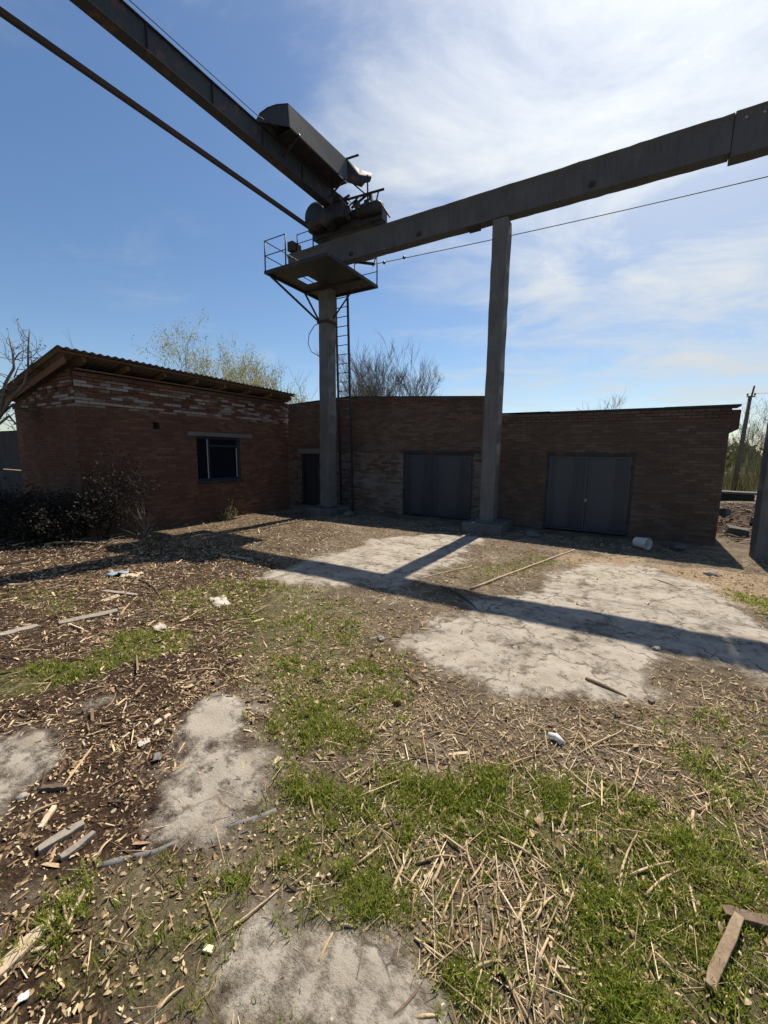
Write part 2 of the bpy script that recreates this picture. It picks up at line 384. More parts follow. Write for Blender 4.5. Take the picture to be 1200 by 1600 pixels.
GRASS = [  # polygon, softness, density
        ([(-30,1050),(120,1030),(190,990),(250,975),(315,985),(300,1012),(200,1045),(60,1092),(-30,1100)], 0.10, 1.0),
        ([(250,925),(350,905),(390,930),(370,960),(300,975),(240,960)], 0.3, 0.55),
        ([(0,935),(60,920),(140,935),(160,965),(60,970)], 0.2, 0.4),
        ([(405,1055),(450,1030),(520,1065),(500,1098),(420,1122)], 0.08, 0.9),
        ([(330,910),(480,905),(590,960),(640,1060),(640,1160),(420,1220),(380,1120),(350,1000)], 0.3, 0.55),
        ([(360,1240),(450,1190),(640,1170),(700,1250),(640,1420),(500,1440),(380,1330)], 0.15, 0.62),
        ([(500,1360),(580,1330),(610,1400),(540,1450)], 0.05, 0.95),
        ([(600,1225),(700,1195),(800,1175),(950,1225),(1060,1270),(1010,1330),(900,1310),(760,1320),(640,1290)], 0.08, 1.0),
        ([(900,1290),(1080,1310),(1220,1400),(1220,1640),(880,1640),(860,1480)], 0.10, 1.0),
        ([(690,1640),(700,1530),(760,1540),(790,1640)], 0.06, 0.8),
        ([(620,1300),(900,1300),(900,1640),(600,1640)], 0.15, 0.35),
        ([(60,1330),(380,1330),(450,1450),(330,1640),(40,1640),(20,1480)], 0.12, 0.5),
        ([(1000,1090),(1220,1100),(1220,1400),(1060,1270)], 0.2, 0.42),
        ([(1140,920),(1200,935),(1200,960),(1150,940)], 0.05, 0.9),
        ([(700,890),(860,862),(870,885),(760,918)], 0.2, 0.35),
        ([(420,1560),(470,1540),(500,1600),(430,1640)], 0.05, 0.3),
        ]
CHIPS = [([(-400,860),(120,850),(330,850),(430,880),(400,960),(380,1080),(400,1250),(330,1300),(120,1380),(-200,1420),(-700,1150)], 0.25, 1.0),
         ([(-100,1400),(130,1380),(170,1500),(120,1640),(-100,1640)], 0.12, 0.7),
         ([(120,800),(480,800),(560,835),(480,870),(200,860)], 0.4, 0.45),
         ([(400,960),(640,940),(680,1000),(700,1060),(640,1200),(420,1260)], 0.2, 0.25)]
STRAW = [([(560,1085),(900,1090),(1200,1060),(1220,1300),(1220,1640),(560,1640),(540,1300)], 0.2, 0.45),
         ([(690,1325),(830,1310),(890,1400),(900,1640),(720,1640)], 0.10, 1.0),
         ([(600,1280),(720,1300),(730,1560),(640,1560)], 0.12, 0.7),
         ([(1000,1170),(1180,1190),(1130,1260),(1020,1250)], 0.1, 0.5)]
def field(X, Y, spec, seed, ns=2.2, na=0.6):
    n = (fbm(X*ns, Y*ns, seed, 4) - 0.5) * na
    o = np.zeros(X.shape)
    for pts, w, d in spec: o = np.maximum(o, d * soft(poly_mask(X, Y, pts, w) + n * 0.8, w))
    return o
def conc_field(X, Y):
    n = (fbm(X*2.5, Y*2.5, 5, 5) - 0.5) * 0.75
    o = np.zeros(X.shape)
    for pts in CONC: o = np.maximum(o, soft(poly_mask(X, Y, pts, .1) + n * 0.8, 0.16))
    return o
def grid_axis(lo, hi, d, far, k=34):
    g_ = np.arange(lo, hi + 1e-6, d)
    t = np.geomspace(d, far, k)
    return np.concatenate([(lo - np.cumsum(t))[::-1], g_, hi + np.cumsum(t)])
gx = grid_axis(-12.5, 3.0, 0.04, 420); gy = grid_axis(0.0, 12.4, 0.04, 420)
GX, GY = np.meshgrid(gx, gy)
near = (GX > -16) & (GX < 9) & (GY > -2) & (GY < 26)
fld = {}
for k, fn in (('conc', conc_field), ('sand', lambda a, b: np.max([soft(poly_mask(a, b, p, .3) + (fbm(a*2, b*2, 8)-.5)*.8, .25) for p in SAND], axis=0)),
              ('grass', lambda a, b: field(a, b, GRASS, 21)), ('chips', lambda a, b: np.maximum(field(a, b, CHIPS, 41), np.clip(1.6*gauss(a, b, 4.6, 17.0, 3.2, 4.2), 0, 1)))):
    v = np.zeros(GX.shape); v[near] = fn(GX[near], GY[near]); fld[k] = v
GZ = th(GX, GY) + np.clip(fld['conc']*1.6 - .3, 0, 1) * 0.016
ny, nx = GX.shape
idx = np.arange(ny * nx).reshape(ny, nx)
Q = np.stack([idx[:-1,:-1], idx[:-1,1:], idx[1:,1:], idx[1:,:-1]], -1).reshape(-1, 4)
gm = npmesh('ground', np.stack([GX, GY, GZ], -1).reshape(-1, 3), Q, smooth=True, extra={k: v.ravel() for k, v in fld.items()})
t = NT('yard_ground', 0.95, spec=0.12)
n1 = t.noise(1.6, 8, 0.65); n2 = t.noise(9, 8, 0.7); n3 = t.noise(55, 6, 0.75); n4 = t.noise(0.35, 4)
dirt = t.cramp(t.math('ADD', t.math('MULTIPLY', n1, 0.55), t.math('MULTIPLY', n2, 0.45)), [(0.36, (0.085, 0.062, 0.042)), (0.5, (0.19, 0.145, 0.10)), (0.64, (0.36, 0.29, 0.21))])
dirt = t.mix(t.ramp(n3, 0.48, 0.68, 0, 0.6), dirt, (0.44, 0.36, 0.25))
ch = t.attr('chips')
mulch = t.cramp(t.math('ADD', t.math('MULTIPLY', n2, 0.5), t.math('MULTIPLY', n3, 0.5)), [(0.40, (0.03, 0.019, 0.013)), (0.52, (0.09, 0.055, 0.035)), (0.62, (0.22, 0.145, 0.09)), (0.72, (0.45, 0.33, 0.205))])
c = t.mix(t.ramp(t.math('ADD', ch, t.math('MULTIPLY', t.math('SUBTRACT', n2, 0.5), 0.9)), 0.2, 0.7), dirt, mulch)
gr = t.attr('grass')
moss = t.cramp(t.math('ADD', t.math('MULTIPLY', n2, 0.4), t.math('MULTIPLY', n3, 0.6)), [(0.40, (0.04, 0.05, 0.013)), (0.5, (0.14, 0.145, 0.04)), (0.6, (0.32, 0.275, 0.125))])
c = t.mix(t.ramp(t.math('ADD', gr, t.math('MULTIPLY', t.math('SUBTRACT', n2, 0.5), 1.2)), 0.15, 0.95, 0, 0.85), c, moss)
c = t.mix(t.ramp(t.math('ADD', t.attr('sand'), t.math('MULTIPLY', t.math('SUBTRACT', n2, 0.5), 0.8)), 0.3, 0.8, 0, 0.9), c, t.mix(n1, (0.40, 0.28, 0.17), (0.52, 0.40, 0.27)))
cn = t.math('ADD', t.attr('conc'), t.math('ADD', t.math('MULTIPLY', t.math('SUBTRACT', n2, 0.5), 2.4), t.math('MULTIPLY', t.math('SUBTRACT', n1, 0.5), 2.0)))
conc = t.cramp(t.math('ADD', t.math('MULTIPLY', n1, 0.5), t.math('MULTIPLY', n2, 0.5)), [(0.34, (0.24, 0.20, 0.155)), (0.47, (0.40, 0.355, 0.295)), (0.64, (0.52, 0.475, 0.405))])
conc = t.mix(t.ramp(n3, 0.56, 0.70, 0, 0.55), conc, (0.22, 0.185, 0.15))
vo = t.node('ShaderNodeTexVoronoi', feature='DISTANCE_TO_EDGE'); vo.inputs['Scale'].default_value = 0.9
wv = t.node('ShaderNodeVectorMath', operation='ADD'); t.l.new(t.pos(), wv.inputs[0])
dn = t.node('ShaderNodeTexNoise'); t.l.new(t.pos(), dn.inputs['Vector']); dn.inputs['Scale'].default_value = 2.5; dn.inputs['Detail'].default_value = 6
t.l.new(dn.outputs['Color'], wv.inputs[1]); t.l.new(wv.outputs[0], vo.inputs['Vector'])
crk = t.math('SUBTRACT', 1.0, t.ramp(vo.outputs[0], 0.004, 0.024))
conc = t.mix(t.ramp(t.noise(4.5, 9, 0.72), 0.50, 0.66, 0, 0.6), conc, dirt)
conc = t.mix(t.math('MULTIPLY', t.math('MULTIPLY', crk, t.ramp(n1, 0.40, 0.56)), 0.8), conc, (0.10, 0.08, 0.06))
cmask = t.ramp(cn, 0.12, 1.05, 0, 0.95)
c = t.mix(cmask, c, conc)
g_ = t.node('ShaderNodeSeparateXYZ'); t.l.new(t.pos(), g_.inputs[0])
farf = t.ramp(g_.outputs[1], 20, 34)
c = t.mix(farf, c, t.mix(n4, (0.10, 0.12, 0.04), (0.17, 0.165, 0.07)))
c = t.mix(1.0, c, (0.80, 0.80, 0.80), 'MULTIPLY')
t.color(c)
hb = t.math('ADD', t.math('MULTIPLY', n2, 0.8), t.math('MULTIPLY', n3, 1.3))
t.bump(t.math('MULTIPLY', hb, t.math('SUBTRACT', 1.0, t.math('MULTIPLY', cmask, 0.75))), 0.9, 0.035)
M['ground'] = t.m
ground = link('ground', gm, M['ground']); prop(ground, kind='structure', label='littered yard ground of dirt, cracked concrete and weeds')

# ------------------------------------------------------------------ brickwork
def brick_mesh(name, mat, L, D, Hh):
    b = 0.006; v = []; x, y, z = L/2, D, Hh/2     # front face at -y, chamfered edges; local: length x, outward -y
    vs = [(-x,0,-z),(x,0,-z),(x,0,z),(-x,0,z), (-x,-y+b,-z),(x,-y+b,-z),(x,-y+b,z),(-x,-y+b,z), (-x+b,-y,-z+b),(x-b,-y,-z+b),(x-b,-y,z-b),(-x+b,-y,z-b)]
    fs = []
    for a in (0, 4):
        for i in range(4): j = (i+1) % 4; fs.append((a+i, a+j, a+4+j, a+4+i))
    fs.append((8, 9, 10, 11))
    me = bpy.data.meshes.new(name); me.from_pydata(vs, [], fs); me.materials.append(mat)
    bm = bmesh.new(); bm.from_mesh(me); bmesh.ops.recalc_face_normals(bm, faces=bm.faces); bm.to_mesh(me); bm.free()
    return me
BL, BH, JT, BD = 0.25, 0.065, 0.010, 0.05
def lay(frame, u0, u1, z0, ztop, holes, proud=None, jit=0.003):
    """frame: (origin point, along vector, outward vector). returns list of (centre on core plane, length, proud, height)"""
    out = []; o, a, n = frame; k = 0; z = z0
    while z + BH <= ztop((u0+u1)/2) + 0.3:
        u = u0 - (0.13 if k % 2 else 0.0)
        while u < u1:
            a0, a1 = max(u, u0), min(u + BL, u1)
            segs = [(a0, a1)]
            for (h0, h1, zz0, zz1) in holes:
                if z + BH > zz0 + 0.01 and z < zz1 - 0.01:
                    ns = []
                    for s0, s1 in segs:
                        if s1 <= h0 or s0 >= h1: ns.append((s0, s1)); continue
                        if s0 < h0: ns.append((s0, h0))
                        if s1 > h1: ns.append((h1, s1))
                    segs = ns
            for s0, s1 in segs:
                if s1 - s0 > 0.05 and z + BH <= ztop((s0+s1)/2) + 0.001:
                    p = (proud((s0+s1)/2, z, k) if proud else 0) + random.uniform(-jit, jit)
                    out.append((o + a*((s0+s1)/2) + Vector((0,0,z + BH/2 + random.uniform(-.002,.002))), s1 - s0, p, a, n))
            u += BL + JT
        z += BH + JT; k += 1
    return out
def put_bricks(root, bricks, mat, mat_one, nmax=300):
    full = [i for i, b in enumerate(bricks) if abs(b[1] - BL) < 1e-4 and 0.4 < b[0].z and seen(b[0])]
    full.sort(key=lambda i: (bricks[i][0] - CAM).length)
    one = set(full[:nmax])
    me = brick_mesh('brick', mat_one, BL, BD, BH)
    V = []; Qs = []; rn = []
    b_ = 0.006; w = wloc(root)
    for i, (c, L, p, a, n) in enumerate(bricks):
        if i in one:
            o = bpy.data.objects.new('brick', me); COL.objects.link(o); o.parent = root
            o.location = c + n * (p - BD + 0.012) - w
            o.rotation_euler = (0, 0, math.atan2(a.y, a.x)); continue
        x, y, z = L/2, BD, BH/2; base = len(V); r = random.random()
        o0 = c + n * (p - BD + 0.012) - w
        for (lx, ly, lz) in [(-x,0,-z),(x,0,-z),(x,0,z),(-x,0,z),(-x,y-b_,-z),(x,y-b_,-z),(x,y-b_,z),(-x,y-b_,z),(-x+b_,y,-z+b_),(x-b_,y,-z+b_),(x-b_,y,z-b_),(-x+b_,y,z-b_)]:
            V.append(o0 + a*lx + n*ly + Vector((0,0,lz)))
        for s in (0, 4):
            for q in range(4): j = (q+1) % 4; Qs.append((base+s+q, base+s+4+q, base+s+4+j, base+s+j)); rn.append(r)
        Qs.append((base+8, base+11, base+10, base+9)); rn.append(r)
    me2 = npmesh('brickwork', np.array([tuple(v) for v in V]), np.array(Qs), rnd=rn)
    o = link('brickwork', me2, mat, root); prop(o, kind='stuff')
    return o
def seen(p):
    v = p - CAM; d = v.dot(F)
    if d < 0.1: return False
    x = 600 + FPX * v.dot(R) / d; y = 800 - FPX * v.dot(U) / d
    return 0 < x < 1200 and 0 < y < 1600
def core(mb, frame, u0, u1, z0, z1, thick, holes):
    """solid wall behind the bricks with real openings"""
    o, a, n = frame
    us = sorted({u0, u1, *[h[0] for h in holes], *[h[1] for h in holes]}); zs = sorted({z0, z1, *[h[2] for h in holes], *[h[3] for h in holes]})
    us = [u for u in us if u0 <= u <= u1]; zs = [z for z in zs if z0 <= z <= z1]
    for i in range(len(us)-1):
        for j in range(len(zs)-1):
            um, zm = (us[i]+us[i+1])/2, (zs[j]+zs[j+1])/2
            if any(h[0] < um < h[1] and h[2] < zm < h[3] for h in holes): continue
            P = [o + a*us[i], o + a*us[i+1]]
            v = [P[0] + Vector((0,0,zs[j])), P[1] + Vector((0,0,zs[j])), P[1] + Vector((0,0,zs[j+1])), P[0] + Vector((0,0,zs[j+1]))]
            mb.prism(v, n * -thick)

# ------------------------------------------------------------------ left building
LX, LY0, LY1 = -10.95, 4.62, 11.42
lb = thing('brick_building', (LX, LY0, 0), 'red brown brick building with overhanging timber eave and one dark window', 'building')
wy0, wy1, wz0, wz1 = 7.63, 9.2, 1.20, 2.53
fr = (Vector((LX, 0, 0)), Vector((0, 1, 0)), Vector((1, 0, 0)))
hl = [(wy0, wy1, wz0, wz1), (6.38, 6.56, 2.66, 2.84)]
mb = MB(); core(mb, fr, LY0, LY1, -0.1, 3.86, 0.38, hl); 
fg = (Vector((0, LY0, 0)), Vector((1, 0, 0)), Vector((0, -1, 0)))
GXL = -14.35
ztg = lambda u: 3.30 + (u - GXL) / (LX - GXL) * 0.62
mb.prism([(GXL, LY0, -0.1), (LX-0.38, LY0, -0.1), (LX-0.38, LY0, ztg(LX-.38)), (GXL, LY0, 3.30)], (0, 0.38, 0))
mb.prism([(GXL, LY0+.38, -0.1), (GXL, LY1, -0.1), (GXL, LY1, 3.30), (GXL, LY0+.38, 3.30)], (0.3, 0, 0))
mb.prism([(GXL+.3, LY1-.3, -0.1), (LX-0.38, LY1-.3, -0.1), (LX-0.38, LY1-.3, ztg(LX-.38)-.08), (GXL+.3, LY1-.3, 3.26)], (0, 0.3, 0))
mb.build('wall', M['mortarL'], lb)
rm = MB(); rm.box((-13.9, 5.2, -0.05), (-11.4, 11.0, 0.02)); rm.build('room_floor', M['room'], lb)
def proudL(u, z, k):
    if 3.10 < z < 3.18: return 0.045
    if 3.18 < z < 3.26: return 0.03
    if 3.40 < z < 3.52: return 0.03 if int(u / 0.26) % 2 else 0.0
    if 3.52 < z < 3.60: return 0.05
    if z > 3.60: return 0.05 + 0.012 * int((z - 3.60) / 0.15)
    return 0
def ztL(u): return 3.88
bl = lay(fr, LY0, LY1, 0.0, ztL, hl, proudL)
bl += lay(fg, GXL, LX, 0.0, ztg, [], proudL)
put_bricks(lb, bl, M['brickL'], M['brickLo'])
# window
wf = MB(); X0, X1 = LX - 0.16, LX - 0.09; e = 0.07
for a, b in (((wy0, wz0), (wy0+e, wz1)), ((wy1-e, wz0), (wy1, wz1)), ((wy0+e, wz0), (wy1-e, wz0+e)), ((wy0+e, wz1-e), (wy1-e, wz1)), ((8.06, wz0+e), (8.13, wz1-e)), ((8.13, 2.23), (wy1-e, 2.29))):
    wf.box((X0, a[0], a[1]), (X1, b[0], b[1]))
win = wf.build('window', M['winframe'], lb, bevel=0.006)
for a, b in (((wy0+e, wz0+e), (8.06, wz1-e)), ((8.13, wz0+e), (wy1-e, 2.23)), ((8.13, 2.29), (wy1-e, wz1-e))):
    MB().box((X0+.028, a[0], a[1]), (X0+.034, b[0], b[1])).build('pane', M['glass'], win)
for y, z0, z1 in ((8.045, 1.28, 2.46), (9.115, 1.28, 2.2)):
    MB().box((X1, y-0.012, z0), (X1+.012, y+0.012, z1)).build('glazing_bead', M['winwhite'], win)
MB().box((LX-0.1, wy0-0.28, wz1+0.005), (LX+0.035, wy1+0.5, wz1+0.125)).build('window_lintel', M['lintel'], lb, bevel=0.008)
MB().box((LX-0.15, wy0-0.06, wz0-0.07), (LX+0.07, wy1+0.07, wz0-0.004)).build('window_sill', M['gateframe'], lb, bevel=0.008)
MB().box((LX-0.3, 6.385, 2.665), (LX-0.24, 6.555, 2.835)).build('vent_back', M['room'], lb)
MB().box((LX-.33, 8.72, 1.28), (LX-.27, 8.80, 1.44)).build('window_bottle', M['winwhite'], lb)
# roof: rafters, purlins, fascia, corrugated sheets
def rz(x, y=4.2): return 4.235 + (x + 10.45) * 0.205 - 0.013 * (y - 4.2)          # top of the sheet as a plane
for i in range(8):
    y = LY0 + 0.12 + i * 0.93
    MB().bar((-14.5, y, rz(-14.5, y)-0.115), (-10.62, y, rz(-10.62, y)-0.115), 0.07, 0.11).build('rafter', M['wood'], lb)
for x in (-14.3, -13.1, -11.9, -10.58):
    MB().bar((x, LY0-0.42, rz(x, LY0)-0.037), (x, LY1-0.05, rz(x, LY1)-0.037), .06, .03).build('purlin', M['wood'], lb)
MB().bar((-14.55, LY0-0.22, rz(-14.55)-0.15), (-10.70, LY0-0.22, rz(-10.70)-0.15), 0.03, 0.15).build('fascia_board', M['wood'], lb)
MB().box((LX-0.36, LY0+0.02, 3.885), (LX+0.10, LY1-.02, 3.915)).build('wall_plate', M['wood'], lb)
y = LY0 - 0.45; k = 0
while y < LY1 - 0.02:
    y2 = min(y + 1.13, LY1 - 0.02); N = max(2, int((y2 - y) / 0.0265))
    ys = np.linspace(y, y2, N); zs = 0.016 * np.sin((ys) * 2*pi / 0.16)
    for xa, xb, dz in ((-10.45, -12.65, 0.004 + 0.01*(k % 2)), (-12.5, -14.62, -0.006 + 0.01*(k % 2))):
        V = []; Qd = []
        for j in range(N):
            for xx in (xa, xb):
                for tt in (0, -0.008): V.append((xx, ys[j], rz(xx, ys[j]) + zs[j] + dz + tt))
        for j in range(N-1):
            b = j*4; d = b+4; Qd += [(b, b+2, d+2, d), (b+1, d+1, d+3, b+3), (b, d, d+1, b+1), (b+2, b+3, d+3, d+2)]
        Qd += [(0, 1, 3, 2), ((N-1)*4, (N-1)*4+2, (N-1)*4+3, (N-1)*4+1)]
        w = wloc(lb)
        me = npmesh('roof_sheet', np.array(V) - np.array(w), np.array(Qd)); link('roof_sheet', me, M['slate'], lb)
    y = y2 - 0.06 if y2 < LY1 - 0.03 else LY1; k += 1

# ------------------------------------------------------------------ middle and right garages
def gate(root, X0, X1, Yw, zt, lock=True, wide=0.1):
    Yf = Yw + 0.06
    f = MB()
    f.box((X0, Yf-0.05, 0.0), (X0+0.06, Yf+0.04, zt)); f.box((X1-0.06, Yf-0.05, 0.0), (X1, Yf+0.04, zt)); f.box((X0+.06, Yf-0.05, zt-0.06), (X1-.06, Yf+0.04, zt))
    gf = f.build('gate_frame', M['gateframe'], root)
    xm = (X0 + X1) / 2
    for s, (a, b) in enumerate(((X0+0.068, xm-0.006), (xm+0.006, X1-0.068))):
        z0, z1 = 0.05, zt - 0.07
        # sheet with shallow dents, so the paint catches the light unevenly
        nx_, nz_ = 22, 28; V = []; Qd = []; SA = []
        for j in range(nz_+1):
            for i in range(nx_+1):
                u = i / nx_; v = j / nz_; x = a + (b-a)*u; z = z0 + (z1-z0)*v
                d = (fbm(np.array(x*1.7), np.array(z*0.8), 51+s, 3) - 0.5) * 0.035 * (sin(pi*u) ** 0.5) * (sin(pi*v) ** 0.5 if 0 < v < 1 else 0)
                V.append((x, Yf - 0.02 + float(d), z)); q0 = (.20, .62) if s == 0 else (.06, .66); wv_ = .10*(float(fbm(np.array(z*1.1), np.array(3.3*s+X0), 61, 3))-.5)
                SA.append(max(0., min(1., .5 + 9*max(q0[0]+wv_-u, u-q0[1]+wv_*2+.08*(1-v)))))
        for j in range(nz_):
            for i in range(nx_): q = j*(nx_+1)+i; Qd.append((q, q+1, q+nx_+2, q+nx_+1))
        w = wloc(root); me = npmesh('gate_leaf', np.array(V) - np.array(w), np.array(Qd), smooth=True, extra={'stain': SA})
        lf = link('gate_leaf', me, M['gate'], root)
        sm = lf.modifiers.new('thick', 'SOLIDIFY'); sm.thickness = 0.012; sm.offset = 1
        fr_ = MB()
        for xx in (a+0.0, b-0.045): fr_.box((xx, Yf-0.040, z0), (xx+0.045, Yf-0.026, z1))
        fr_.box((a+.045, Yf-.040, z0), (b-.045, Yf-.026, z0+.045)); fr_.box((a+.045, Yf-.040, z1-.045), (b-.045, Yf-.026, z1))
        fr_.build('leaf_edging', M['gate'], lf)
        xh = a - 0.004 if s == 0 else b + 0.004
        for zh in (0.35, zt - 0.4): MB().tube([(xh, Yf-0.055, zh), (xh, Yf-0.055, zh+0.12)], 0.016, 8).build('hinge', M['dark'], lf)
        if s == 0:
            for q in (0.045, 0.115, 0.19): MB().box((xm-q-0.02, Yf-0.048, 0.12), (xm-q, Yf-0.041, zt-0.14)).build('stiffener', M['gate'], lf)
        if lock and s == 1: 
            MB().tube([(xm-0.05, Yf-0.062, 0.93), (xm+0.05, Yf-0.062, 0.93)], 0.008, 6).build('latch', M['winwhite'], lf)
            MB().box((xm-0.025, Yf-0.075, 0.86), (xm+0.012, Yf-0.055, 0.91)).build('padlock', M['winwhite'], lf)

AY = 12.42; AX0, AX1 = -12.3, -3.52
ga = thing('brick_garage', (AX0, AY, 0), 'taller brick garage with whitewashed lower wall, small door and dark double gate', 'garage')
fa = (Vector((0, AY, 0)), Vector((1, 0, 0)), Vector((0, -1, 0)))
ztA = lambda u: 3.98 + (u+11.0)*.048 if u < -8.9 else 4.08 - (u+8.9)*.055
ag0, ag1, agz = -6.63, -4.17, 2.12
ad0, ad1, adz = -11.2, -10.3, 2.04
ha = [(ag0, ag1, -0.2, agz), (ad0, ad1, -0.2, adz)]
mb = MB(); core(mb, fa, AX0, AX1, -0.1, 3.76, 0.38, ha)
mb.prism([(AX0, AY, 3.76), (AX1, AY, 3.76), (AX1, AY, ztA(AX1)), (-8.9, AY, ztA(-8.9)), (AX0, AY, ztA(AX0))], (0, .38, 0))
mb.box((AX0+.01, AY+.38, -0.1), (AX0+0.35, AY+6, 3.1)); mb.box((AX1-.36, AY+.38, -0.1), (AX1-.01, AY+6, 3.1)); mb.box((AX0+.35, AY+5.7, -0.1), (AX1-.36, AY+6, 3.1))
mb.build('wall', M['mortarG'], ga)
def proudA(u, z, k): return 0.02 if z > 3.7 else 0
put_bricks(ga, lay(fa, AX0, AX1, 0.0, ztA, ha, proudA), M['brickA'], M['brickAo'])
MB().box((AX0+.36, AY+.39, 2.92), (AX1-.37, AY+5.69, 3.04)).build('roof_slab', M['felt'], ga)
for xa, xb in ((AX0, -8.9), (-8.9, AX1)):
    MB().prism([(xa, AY-.05, ztA(xa)+.002), (xb, AY-.05, ztA(xb)+.002), (xb, AY-.05, ztA(xb)+.03), (xa, AY-.05, ztA(xa)+.03)], (0, .46, 0)).build('coping_felt', M['felt'], ga, jit=.004)
MB().box((AX0+.4, AY+.4, -.08), (AX1-.4, AY+5.6, 0.015)).build('room_floor', M['room'], ga)
MB().box((ag0-0.12, AY-0.05, agz+0.004), (ag1+0.2, AY+0.2, agz+0.075)).build('gate_lintel', M['gateframe'], ga, bevel=.005)
MB().box((ad0-0.2, AY-0.03, adz+0.004), (ad1+0.2, AY+0.2, adz+0.2)).build('door_lintel', M['lintel'], ga, bevel=.008)
gate(ga, ag0, ag1, AY, agz, lock=False)
dr = MB().box((ad0+0.05, AY+0.12, 0.03), (ad1-0.05, AY+0.16, adz-0.05)).build('door', M['dark'], ga)
for xx in (ad0+0.09, ad0+.34, ad0+.58, ad1-0.12): MB().box((xx, AY+0.105, 0.06), (xx+0.03, AY+0.119, adz-0.08)).build('door_batten', M['dark'], dr)
MB().tube([(-10.42, AY+.09, 1.0), (-10.42, AY+.07, 1.02), (-10.42, AY+.07, 1.12), (-10.42, AY+.09, 1.14)], 0.008, 6).build('handle', M['rust'], dr)
f = MB(); f.box((ad0, AY+.08, 0), (ad0+.048, AY+.2, adz)); f.box((ad1-.048, AY+.08, 0), (ad1, AY+.2, adz)); f.box((ad0+.048, AY+.08, adz-.048), (ad1-.048, AY+.2, adz)); f.build('door_frame', M['gateframe'], ga)

BY = 12.27; BX0, BX1 = -3.51, 1.90
gb = thing('brick_garage', (BX0, BY, 0), 'lower brown brick garage with dark double gate beside the white bucket', 'garage')
fb = (Vector((0, BY, 0)), Vector((1, 0, 0)), Vector((0, -1, 0)))
bg0, bg1, bgz = -2.0, 0.12, 2.14
hb_ = [(bg0, bg1, -0.2, bgz)]
ztB = lambda u: 3.27 if u < -2.0 else 3.22
mb = MB(); core(mb, fb, BX0, BX1, -0.1, 3.24, 0.38, hb_)
mb.box((BX1-.38, BY+.38, -.1), (BX1, BY+6.5, 3.17)); mb.box((BX0+.01, BY+.38, -.1), (BX0+.3, BY+6.5, 3.17)); mb.box((BX0+.3, BY+6.2, -.1), (BX1-.38, BY+6.5, 3.17))
mb.build('wall', M['mortarG'], gb)
fs_ = (Vector((BX1, 0, 0)), Vector((0, 1, 0)), Vector((1, 0, 0)))
def corb(u, z, k): return 0.03 if z > 3.0 else 0
bb = lay(fb, BX0, BX1, 0.0, ztB, hb_, corb)
bs = lay(fs_, BY+0.02, BY+6.5, 0.0, lambda u: 3.2, [], lambda u, z, k: 0.16 if z > 2.72 else (0.08 if z > 2.65 else 0))
put_bricks(gb, bb + bs, M['brickB'], M['brickBo'])
cb = MB(); cb.prism([(BX1, BY-0.01, 2.64), (BX1+.165, BY-0.01, 2.74), (BX1+.165, BY-.01, 3.17), (BX1, BY-.01, 3.17)], (0, 6.4, 0)); cb.build('corbel', M['brickB'], gb)
cp = MB(); cp.box((BX0, BY-.05, 3.275), (-2.0, BY+.4, 3.295)); cp.box((-2.0, BY-.06, 3.236), (0.6, BY+.4, 3.275)); cp.box((0.6, BY-.075, 3.238), (BX1+.15, BY+.4, 3.285)); cp.build('coping_felt', M['felt'], gb, jit=.006)
MB().box((BX0+.31, BY+.39, 3.0), (BX1-.39, BY+6.19, 3.12)).build('roof_slab', M['felt'], gb)
MB().box((BX0+.4, BY+.4, -.08), (BX1-.4, BY+6.1, 0.015)).build('room_floor', M['room'], gb)
MB().box((bg0-0.02, BY-0.03, bgz+0.004), (bg1+0.02, BY+0.2, bgz+0.05)).build('gate_lintel', M['gateframe'], gb, bevel=.005)
gate(gb, bg0, bg1, BY, bgz)

# ------------------------------------------------------------------ crane runway
CY0, CY1 = 11.0, 11.42
def column(x0, label, ztop=7.93, foot=True):
    c = thing('concrete_column', (x0+0.19, 11.2, 0), label, 'column', 'concrete columns carrying the crane beam')
    m = MB(); zs = np.linspace(0.28 if foot else -.2, ztop, 26)
    ring = []
    for z in zs:
        j = lambda: random.uniform(-.009, .009)
        ring.append([(x0+j(), CY0+j(), z), (x0+.38+j(), CY0+j(), z), (x0+.38+j(), CY1+j(), z), (x0+j(), CY1+j(), z)])
    vs = [v for r_ in ring for v in r_]; fs = [(3,2,1,0), tuple(len(vs)-4+i for i in range(4))]
    for i in range(len(ring)-1):
        for k in range(4): fs.append((i*4+k, i*4+(k+1)%4, (i+1)*4+(k+1)%4, (i+1)*4+k))
    m.add(vs, fs); m.build('shaft', M['col'], c, bevel=0.015)
    if not foot: return c
    p = MB(); p.box((x0-0.33, CY0-0.42, -0.15), (x0+0.72, CY1+0.38, 0.24))
    o = p.build('footing', M['pad'], c, jit=0.03, bevel=0.03)
    MB().box((x0-.08, CY0-.08, 0.235), (x0+.46, CY1+.08, 0.30)).build('grout_collar', M['pad'], c, jit=.012, bevel=.012)
    return c
c1 = column(-9.1, 'concrete column carrying the service platform and crane end, beside the ladder')
c2 = column(-3.46, 'bare concrete column standing in front of the two double gates')
c3 = column(2.36, 'concrete column cut off by the right picture edge', foot=False)
bm_ = thing('crane_runway_beam', (-4, 11.2, 7.93), 'long grey concrete crane runway beam across the sky on columns', 'beam')
def cast_beam(x0, x1, prof, n):
    V = []; fs = []; m = len(prof)
    for i in range(n + 1):
        x = x0 + (x1 - x0) * i / n
        for y_, z_ in prof: V.append((x, y_ + random.gauss(0, .0035), z_ + random.gauss(0, .004)))
    for i in range(n):
        for k in range(m): fs.append((i*m+k, i*m+(k+1) % m, (i+1)*m+(k+1) % m, (i+1)*m+k))
    fs += [tuple(range(m-1, -1, -1)), tuple(n*m + k for k in range(m))]
    return MB().add(V, fs).build('beam_span', M['beam'], bm_, bevel=.010)
